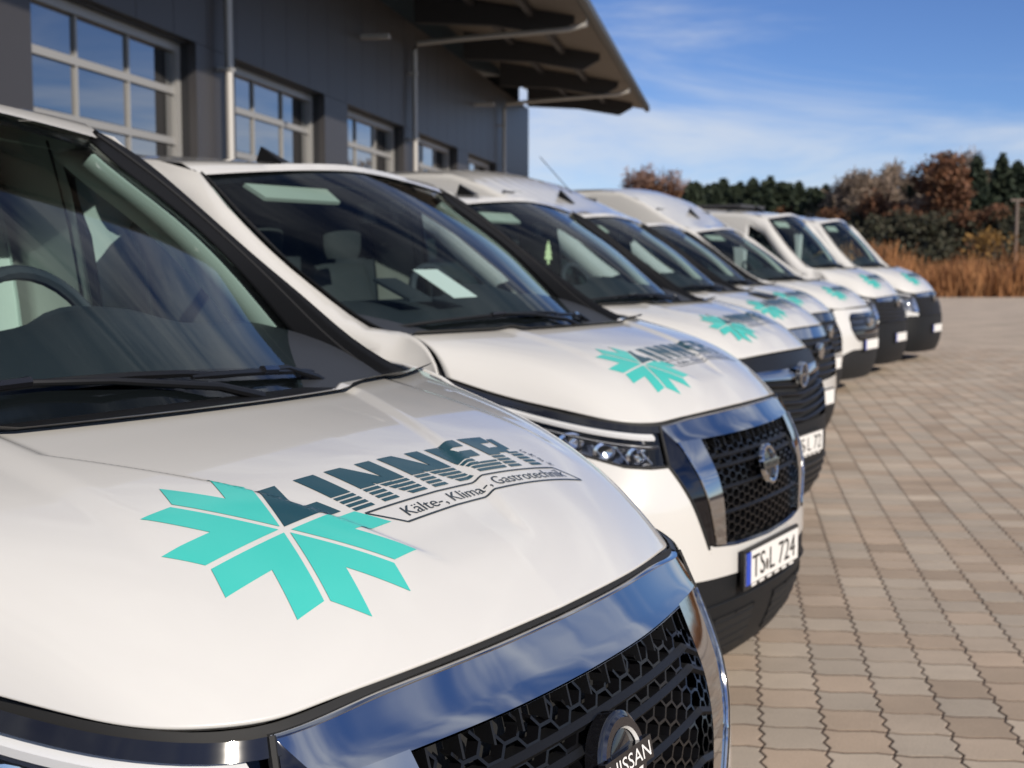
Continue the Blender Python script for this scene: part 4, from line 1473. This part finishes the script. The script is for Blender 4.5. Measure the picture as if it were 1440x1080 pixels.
# ------------------------------------------------------------------ vans
STEP = (.731, 2.796)
FW = (math.cos(math.radians(30.6)), -math.sin(math.radians(30.6)))
def slot(k, fwd=0.0): return (.077 + STEP[0] * k + FW[0] * fwd, 1.884 + STEP[1] * k + FW[1] * fwd)
S_low = VanStyle()
S_high = VanStyle(rh=.31)
S_ford = VanStyle(zk=([0, .17, .49, 1.02, 1.28, 1.86, 1.97], [0, .17, .50, .99, 1.29, 1.88, 1.99]), rh=.42)
S_tall = VanStyle(zk=([0, .17, .49, 1.02, 1.28, 1.86, 1.97], [0, .15, .53, 1.05, 1.42, 2.12, 2.27]), xk=([-4.95, -2.4, -1.75, -.8, 0, .2], [-5.5, -2.25, -1.50, -.80, 0, .2]), ws=1.05)

v1 = build_van(slot(0), S_low, front_nissan(True), 2, 'nearest white van, its bonnet logo and round grille emblem filling the foreground', rot=-math.radians(30.6), pale_cabin=True)
v2 = build_van(slot(1), S_low, front_nissan(False), 2, 'second white van, chrome grille and number plate TS L 724', plate_text='TS L 724')
v3 = build_van(slot(2), S_low, front_simple('slats'), 1, 'third white van with dark ribbed grille and unpainted dark bumper', plate_text='TS L 72')
v4 = build_van(slot(3), S_high, front_simple('vent'), 1, 'fourth white van with raised roof and small black vent on its bonnet')
v5 = build_van(slot(4), S_low, front_simple('plain'), 1, 'fifth white van, mostly hidden between the vented van and the oval-grille van')
v6 = build_van(slot(5, .38), S_ford, front_simple('oval'), 1, 'sixth white van with big six-sided black grille in a white bumper', white_pillar=True)
v7 = build_van(slot(6, .80), S_tall, front_simple('tall'), 1, 'seventh white van, tall with black bumper and a flat hatch on its roof', white_pillar=True)
v8 = build_van(slot(7, 1.42), S_tall, front_simple('tall'), 1, 'last white van of the row, tall with black bumper, nearest the trees', white_pillar=True)

def van_world(v, p):
    return Matrix.Translation(v.location) @ Matrix.Rotation(v.rotation_euler.z, 4, 'Z') @ Vector(p)

# vent on the fourth bonnet, hatch and stickers
def on_hood(v, W, x0, x1, l0, l1, lift):
    _, _, bvh = hood_mesh((61, 40))
    V = []
    for x in frange(x0, x1, 5):
        for l in frange(l0, l1, 5):
            h = bvh.ray_cast(Vector((x, l, 3)), Vector((0, 0, -1)))
            V.append(W((x, l, (h[0].z if h[0] else 1.1) + lift)))
    F = [(i * 5 + j, i * 5 + j + 1, (i + 1) * 5 + j + 1, (i + 1) * 5 + j) for i in range(4) for j in range(4)]
    return V, F
add('hood_vent', *on_hood(v4, S_high, -.50, -.34, -.02, .22, .006), 'black_plastic', v4, solid=.008)
add('roof_hatch', *([S_tall(p) for p in box(-3.0, -2.2, -.45, .45, 1.96, 1.995)[0]], box(0, 1, 0, 1, 0, 1)[1]), 'beam', v7, smooth=False)
add('whip_aerial', *tube([S_high((-2.3, .45, 1.93)), (-2.62, .45, 2.42)], .004, 5), 'black_plastic', v4)

def loose(name, V, F, mat, v, label, cat, smooth=False):
    M = Matrix.Translation(v.location) @ Matrix.Rotation(v.rotation_euler.z, 4, 'Z')
    o = add(name, [M @ Vector(p) for p in V], F, mat, None, smooth=smooth)
    return tag(o, label, cat)
def sheet(cx, cy, z, lx, ly, ang, tilt=0.0, th=.002):
    V = []
    for dz in (0, th):
        for a, b in ((-lx, -ly), (lx, -ly), (lx, ly), (-lx, ly)):
            V.append((cx + a * math.cos(ang) - b * math.sin(ang), cy + a * math.sin(ang) + b * math.cos(ang), z + dz + tilt * a))
    return V, box(0, 1, 0, 1, 0, 1)[1]
loose('paper_sheet', *sheet(-1.13, -.17, 1.425, .085, .10, 0.12, -.6), 'paper', v2, 'white sheet of paper lying on the dashboard of the second van', 'paper')
loose('paper_folder', *sheet(-1.15, -.42, 1.40, .08, .07, 0.0, -.45, .012), 'interior_dark', v2, 'dark folder beside the paper on the dashboard of the second van', 'folder')
loose('card', *sheet(-1.02, -.1, 1.60, .05, .14, 0, .6, .004), 'card', v7, 'brown card behind the windscreen of the seventh van', 'card')
# tree-shaped air freshener under the mirror of the third van
tv = [(-.012, 0), (.012, 0), (.012, .03), (.045, .03), (.028, .065), (.04, .065), (.018, .10), (.028, .10), (0, .145), (-.028, .10), (-.018, .10), (-.04, .065), (-.028, .065), (-.045, .03), (-.012, .03)]
V = [(-1.53, .0 + a, 1.49 + b) for a, b in tv] + [(-1.534, .0 + a, 1.49 + b) for a, b in tv]
n = len(tv)
F = [tuple(range(n)), tuple(range(2 * n - 1, n - 1, -1))] + [(k, (k + 1) % n, n + (k + 1) % n, n + k) for k in range(n)]
fr_ = loose('air_freshener', V, F, 'tree_card', v3, 'pale tree-shaped air freshener hanging inside the third van', 'air freshener')

# ------------------------------------------------------------------ trees
def leaf_cloud(centres, radii, n, size, flat=.75, aspect=1.6, droop=0.0):
    """many small quads spread over clumps; returns arrays of verts"""
    centres = np.array(centres); radii = np.array(radii)
    w = radii ** 2; w = w / w.sum()
    idx = nrg.choice(len(centres), n, p=w)
    d = nrg.normal(size=(n, 3)); d /= np.linalg.norm(d, axis=1)[:, None]
    r = radii[idx] * nrg.uniform(.45, 1.05, n) ** .6
    P = centres[idx] + d * r[:, None] * np.array([1, 1, flat])
    a = nrg.normal(size=(n, 3)); a[:, 2] -= droop; a /= np.linalg.norm(a, axis=1)[:, None]
    b = np.cross(a, nrg.normal(size=(n, 3))); b /= np.linalg.norm(b, axis=1)[:, None]
    s = size * nrg.uniform(.6, 1.4, n)[:, None]
    V = np.stack([P - a * s * aspect * .5 - b * s * .5, P + a * s * aspect * .5 - b * s * .5, P + a * s * aspect * .5 + b * s * .5, P - a * s * aspect * .5 + b * s * .5], 1)
    return V.reshape(-1, 3)

def quadmesh(name, V, mat):
    n = len(V) // 4
    me = bpy.data.meshes.new(name)
    me.vertices.add(len(V)); me.vertices.foreach_set('co', np.asarray(V, np.float32).ravel())
    me.loops.add(n * 4); me.loops.foreach_set('vertex_index', np.arange(n * 4, dtype=np.int32))
    me.polygons.add(n); me.polygons.foreach_set('loop_start', np.arange(0, n * 4, 4, dtype=np.int32))
    me.update(calc_edges=True)
    me.materials.append(MATS[mat])
    return me

def meshof(P, name, mat):
    me = bpy.data.meshes.new(name)
    me.from_pydata([tuple(map(float, v)) for v in P[0]], [], P[1])
    me.shade_smooth()
    me.materials.append(MATS[mat])
    return me

def conifer(h):
    n = 9000
    z = (1 - nrg.uniform(0, 1, n) ** .62) * h * .97 + .03 * h
    k = 1 - z / h
    tier = .80 + .32 * np.abs(np.sin(z / h * 34 + nrg.uniform(0, .5, n)))
    R = (.23 * h * k ** .8 + .012 * h) * tier
    an = nrg.uniform(0, 2 * math.pi, n)
    R = R * (1 + .18 * np.sin(an * 5 + z / h * 60))
    r = R * np.sqrt(nrg.uniform(.12, 1, n))
    P = np.stack([r * np.cos(an), r * np.sin(an), z - r * .28], 1)
    a = np.stack([np.cos(an), np.sin(an), np.full(n, -.45)], 1) + nrg.normal(0, .45, (n, 3))
    a /= np.linalg.norm(a, axis=1)[:, None]
    b = np.cross(a, nrg.normal(size=(n, 3))); b /= np.linalg.norm(b, axis=1)[:, None]
    s = (h * .020 * nrg.uniform(.6, 1.4, n))[:, None]
    V = np.stack([P - a * s - b * s * .4, P + a * s - b * s * .4, P + a * s + b * s * .4, P - a * s + b * s * .4], 1).reshape(-1, 3)
    crown = quadmesh('crown', V, 'needles')
    trunk = meshof(tube([(0, 0, -.2), (0, 0, h * .5), (0, 0, h * .96)], [.022 * h, .014 * h, .004 * h], 8), 'trunk', 'bark')
    return trunk, crown

def limbs(h, spread, depth=4, seed=1):
    r = random.Random(seed)
    segs, tips = [], []
    def go(p, d, L, R, k):
        q = p + d * L
        m = p + d * L * .5 + Vector((r.uniform(-.05, .05), r.uniform(-.05, .05), 0)) * L
        segs.append(tube([p, m, q], [R, R * .85, R * .65], 5 if k < 3 else 4, False))
        tips.append((tuple(q), k))
        if k == 0: return
        nb = 3 if k > 1 else 4
        for i in range(nb):
            nd = (d + Vector((r.uniform(-1, 1), r.uniform(-1, 1), r.uniform(-.2, .65))) * spread).normalized()
            go(q if i < nb - 1 else m, nd, L * r.uniform(.6, .82), R * .58, k - 1)
    go(Vector((0, 0, -.2)), Vector((0, 0, 1)), h * .30, .022 * h, depth)
    return join(*segs), tips

def broadleaf(h, mat, n, size, seed, spread=.75, cover=1.0):
    P, tips = limbs(h, spread, 4, seed)
    ends = [t for t, k in tips if k <= 1]
    zs = max(e[2] for e in ends)
    sc = h / zs
    P = ([tuple(c * sc for c in v) for v in P[0]], P[1])
    ends = [tuple(c * sc for c in e) for e in ends]
    # low skirts of foliage so that the crown reaches down like a wood's edge
    rs = [rng.uniform(.06, .13) * h * cover for _ in ends]
    crown = quadmesh('crown', leaf_cloud(ends, rs, n, size, .8, 1.4), mat)
    return meshof(P, 'trunk', 'bark'), crown

def bare(h, mat, seed):
    P, tips = limbs(h, .6, 5, seed)
    ends = [t for t, k in tips if k <= 1]
    sc = h / max(e[2] for e in ends)
    P = ([tuple(c * sc for c in v) for v in P[0]], P[1])
    ends = [tuple(c * sc for c in e) for e in ends]
    V = leaf_cloud(ends, [.09 * h] * len(ends), 5200, .008 * h, .9, 9.0)
    return meshof(P, 'trunk', mat), quadmesh('crown', V, mat)

def place_tree(name, meshes, x, y, s, rz, label, cat, group=None, sz=1.0):
    r = empty(name, (x, y, -.05), rz)
    r.scale = (s, s, s * sz)
    for nm, me in zip(('trunk', 'crown'), meshes):
        o = bpy.data.objects.new(nm, me)
        C.objects.link(o)
        o.parent = r
    tag(r, label, cat, group)
    return r

CON = [conifer(10.0) for _ in range(2)]
RUST = [broadleaf(9.0, 'rust_leaves', 5200, .17, s_, .8, 1.15) for s_ in (3, 11)]
OLV = [broadleaf(7.0, 'olive_leaves', 5200, .17, s_, .85, 1.3) for s_ in (5, 17)]
BARE = [bare(9.0, 'pale_twigs', s_) for s_ in (2, 9)]
PINK = [bare(9.0, 'pink_twigs', 21)]
YEL = [broadleaf(4.0, 'yellow_leaves', 900, .10, 8, .8, .9)]

def at(px, d): return ((px - 720) / 1900.0 * d, d)
def hgt(py, d): return CAM_H + (367 - py) / 1900.0 * d
def tree_px(name, M, px, py, d, base_h, label, cat='tree', group=None, sz=1.0):
    x, y = at(px, d)
    s = hgt(py, d) / base_h / sz
    return place_tree(name, M, x, y, s, rng.uniform(0, 6.28), label, cat, group, sz)

GF = 'dark conifers of the wood behind the yard'
GO = 'brown and olive trees along the edge of the wood'
# singled-out trees
tree_px('bare_tree', PINK[0], 925, 242, 120, 9.0, 'pinkish bare tree at the far left end of the wood')
tree_px('oak_tree', RUST[0], 1325, 230, 84, 9.0, 'large rust-red oak standing out among the dark conifers', sz=1.2)
tree_px('oak_tree', RUST[1], 1258, 276, 86, 9.0, 'smaller rust-brown oak left of the large rust-red one')
tree_px('bare_tree', BARE[0], 1205, 246, 96, 9.0, 'pale bare tree in the gap of the wood, forked and leafless')
tree_px('bare_tree', BARE[1], 1297, 226, 98, 9.0, 'pale bare treetop rising behind the large rust-red oak')
tree_px('fir_tree', CON[0], 1367, 219, 92, 10.0, 'tall dark fir right behind the rust-red oak')
tree_px('fir_tree', CON[1], 1402, 217, 92, 10.0, 'tallest dark fir at the right, behind the utility pole')
tree_px('birch_sapling', YEL[0], 1392, 322, 66, 4.0, 'small yellow-leaved sapling at the edge of the dry reeds')
# the wood
for i, (px, py) in enumerate([(975, 252), (995, 256), (1018, 250), (1040, 254), (1060, 250), (1082, 246), (1100, 252), (1122, 256), (1140, 262), (1158, 258), (1178, 262), (1225, 266), (1245, 258), (1340, 236), (1385, 236), (1425, 228), (1450, 222), (1480, 226), (1510, 230), (966, 258), (985, 258), (1006, 260), (1029, 258), (1050, 258), (1071, 254), (1091, 254), (1111, 258), (1131, 264), (1149, 266), (1168, 266), (1190, 268), (1210, 268), (1235, 264), (1262, 258), (1285, 252), (1310, 246), (1355, 236), (1415, 236), (1438, 232), (1220, 256), (1238, 250), (1252, 262), (1272, 250), (1298, 246), (1330, 240), (1350, 246), (1374, 246), (1392, 240), (1412, 244)]):
    tree_px('conifer', CON[i % 2], px + rng.uniform(-4, 4), py + rng.uniform(-2, 4), rng.uniform(96, 122), 10.0, 'dark green conifer in the closed line of the wood', 'tree', GF, .8)
for i, (px, py, d) in enumerate([(950, 268, 118), (985, 296, 108), (1030, 302, 104), (1075, 300, 104), (1110, 304, 100), (1150, 296, 98), (1185, 300, 92), (1215, 296, 90), (1240, 304, 82), (1275, 296, 80), (1300, 300, 78), (1345, 302, 80), (1375, 296, 78), (1405, 306, 78), (1435, 290, 78), (1462, 296, 78), (1500, 290, 80)]):
    M_ = (OLV[i % 2] if i % 3 else RUST[(i // 3) % 2])
    tree_px('wood_edge_tree', M_, px, py, d, 7.0 if i % 3 else 9.0, 'mixed brown tree at the edge of the wood' if i % 3 else 'russet tree at the edge of the wood', 'tree', GO if i % 3 else 'russet trees along the edge of the wood', .9)
for i in range(6):   # more wood on either side, and to the left behind the hall
    d = rng.uniform(95, 125)
    px = 1530 + i * 38
    tree_px('conifer', CON[i % 2], px, 228 + rng.uniform(-8, 14), d, 10.0, 'dark green conifer in the closed line of the wood', 'tree', GF, .85)

# undergrowth mass at the foot of the wood
def undergrowth():
    n = 60000
    x = nrg.uniform(8, 60, n); y = nrg.uniform(70, 104, n)
    z = nrg.uniform(0, 1, n) ** 1.3 * (2.2 + 1.6 * nrg.uniform(0, 1, n))
    P = np.stack([x, y, z], 1)
    a = nrg.normal(size=(n, 3)); a /= np.linalg.norm(a, axis=1)[:, None]
    b = np.cross(a, nrg.normal(size=(n, 3))); b /= np.linalg.norm(b, axis=1)[:, None]
    s = nrg.uniform(.05, .13, n)[:, None]
    V = np.stack([P - a * s - b * s * .7, P + a * s - b * s * .7, P + a * s + b * s * .7, P - a * s + b * s * .7], 1).reshape(-1, 3)
    o = bpy.data.objects.new('undergrowth', quadmesh('undergrowth', V, 'olive_leaves'))
    C.objects.link(o)
    tag(o, 'dark tangled undergrowth at the foot of the wood', 'undergrowth', kind='stuff')
undergrowth()

def reeds():
    n = 30000
    x = nrg.uniform(8, 62, n)
    y = 57.0 + nrg.uniform(0, 1, n) ** 1.4 * 11
    clump = .75 + .45 * np.sin(x * 1.3 + 1.7 * np.sin(y * .7)) * np.sin(x * .37 + 2)
    h = nrg.uniform(.8, 2.15, n) * np.clip(clump, .5, 1.25)
    lean = nrg.normal(0, .16, (n, 2)) * h[:, None]
    w = nrg.uniform(.012, .035, n)
    an = nrg.uniform(0, math.pi, n)
    dx, dy = np.cos(an) * w, np.sin(an) * w
    z0 = np.full(n, -.05)
    V = np.stack([np.stack([x - dx, y - dy, z0], 1), np.stack([x + dx, y + dy, z0], 1),
                  np.stack([x + lean[:, 0] + dx * .5, y + lean[:, 1] + dy * .5, h], 1), np.stack([x + lean[:, 0] - dx * .5, y + lean[:, 1] - dy * .5, h], 1)], 1).reshape(-1, 3)
    o = bpy.data.objects.new('dry_reeds', quadmesh('dry_reeds', V, 'reed'))
    C.objects.link(o)
    tag(o, 'tall dry orange-brown reeds along the edge of the yard', 'reeds', kind='stuff')
reeds()

# utility pole
x, y = at(1425, 66)
up = empty('utility_pole', (x, y, 0))
tag(up, 'slim wooden utility pole with a short crossbar in front of the firs', 'pole')
H_ = hgt(281, 66)
add('post', *tube([(0, 0, 0), (0, 0, H_)], [.10, .07], 8), 'wood_pole', up)
add('crossbar', *box(-.32, .32, -.04, .04, H_ - .10, H_), 'wood_pole', up, smooth=False)
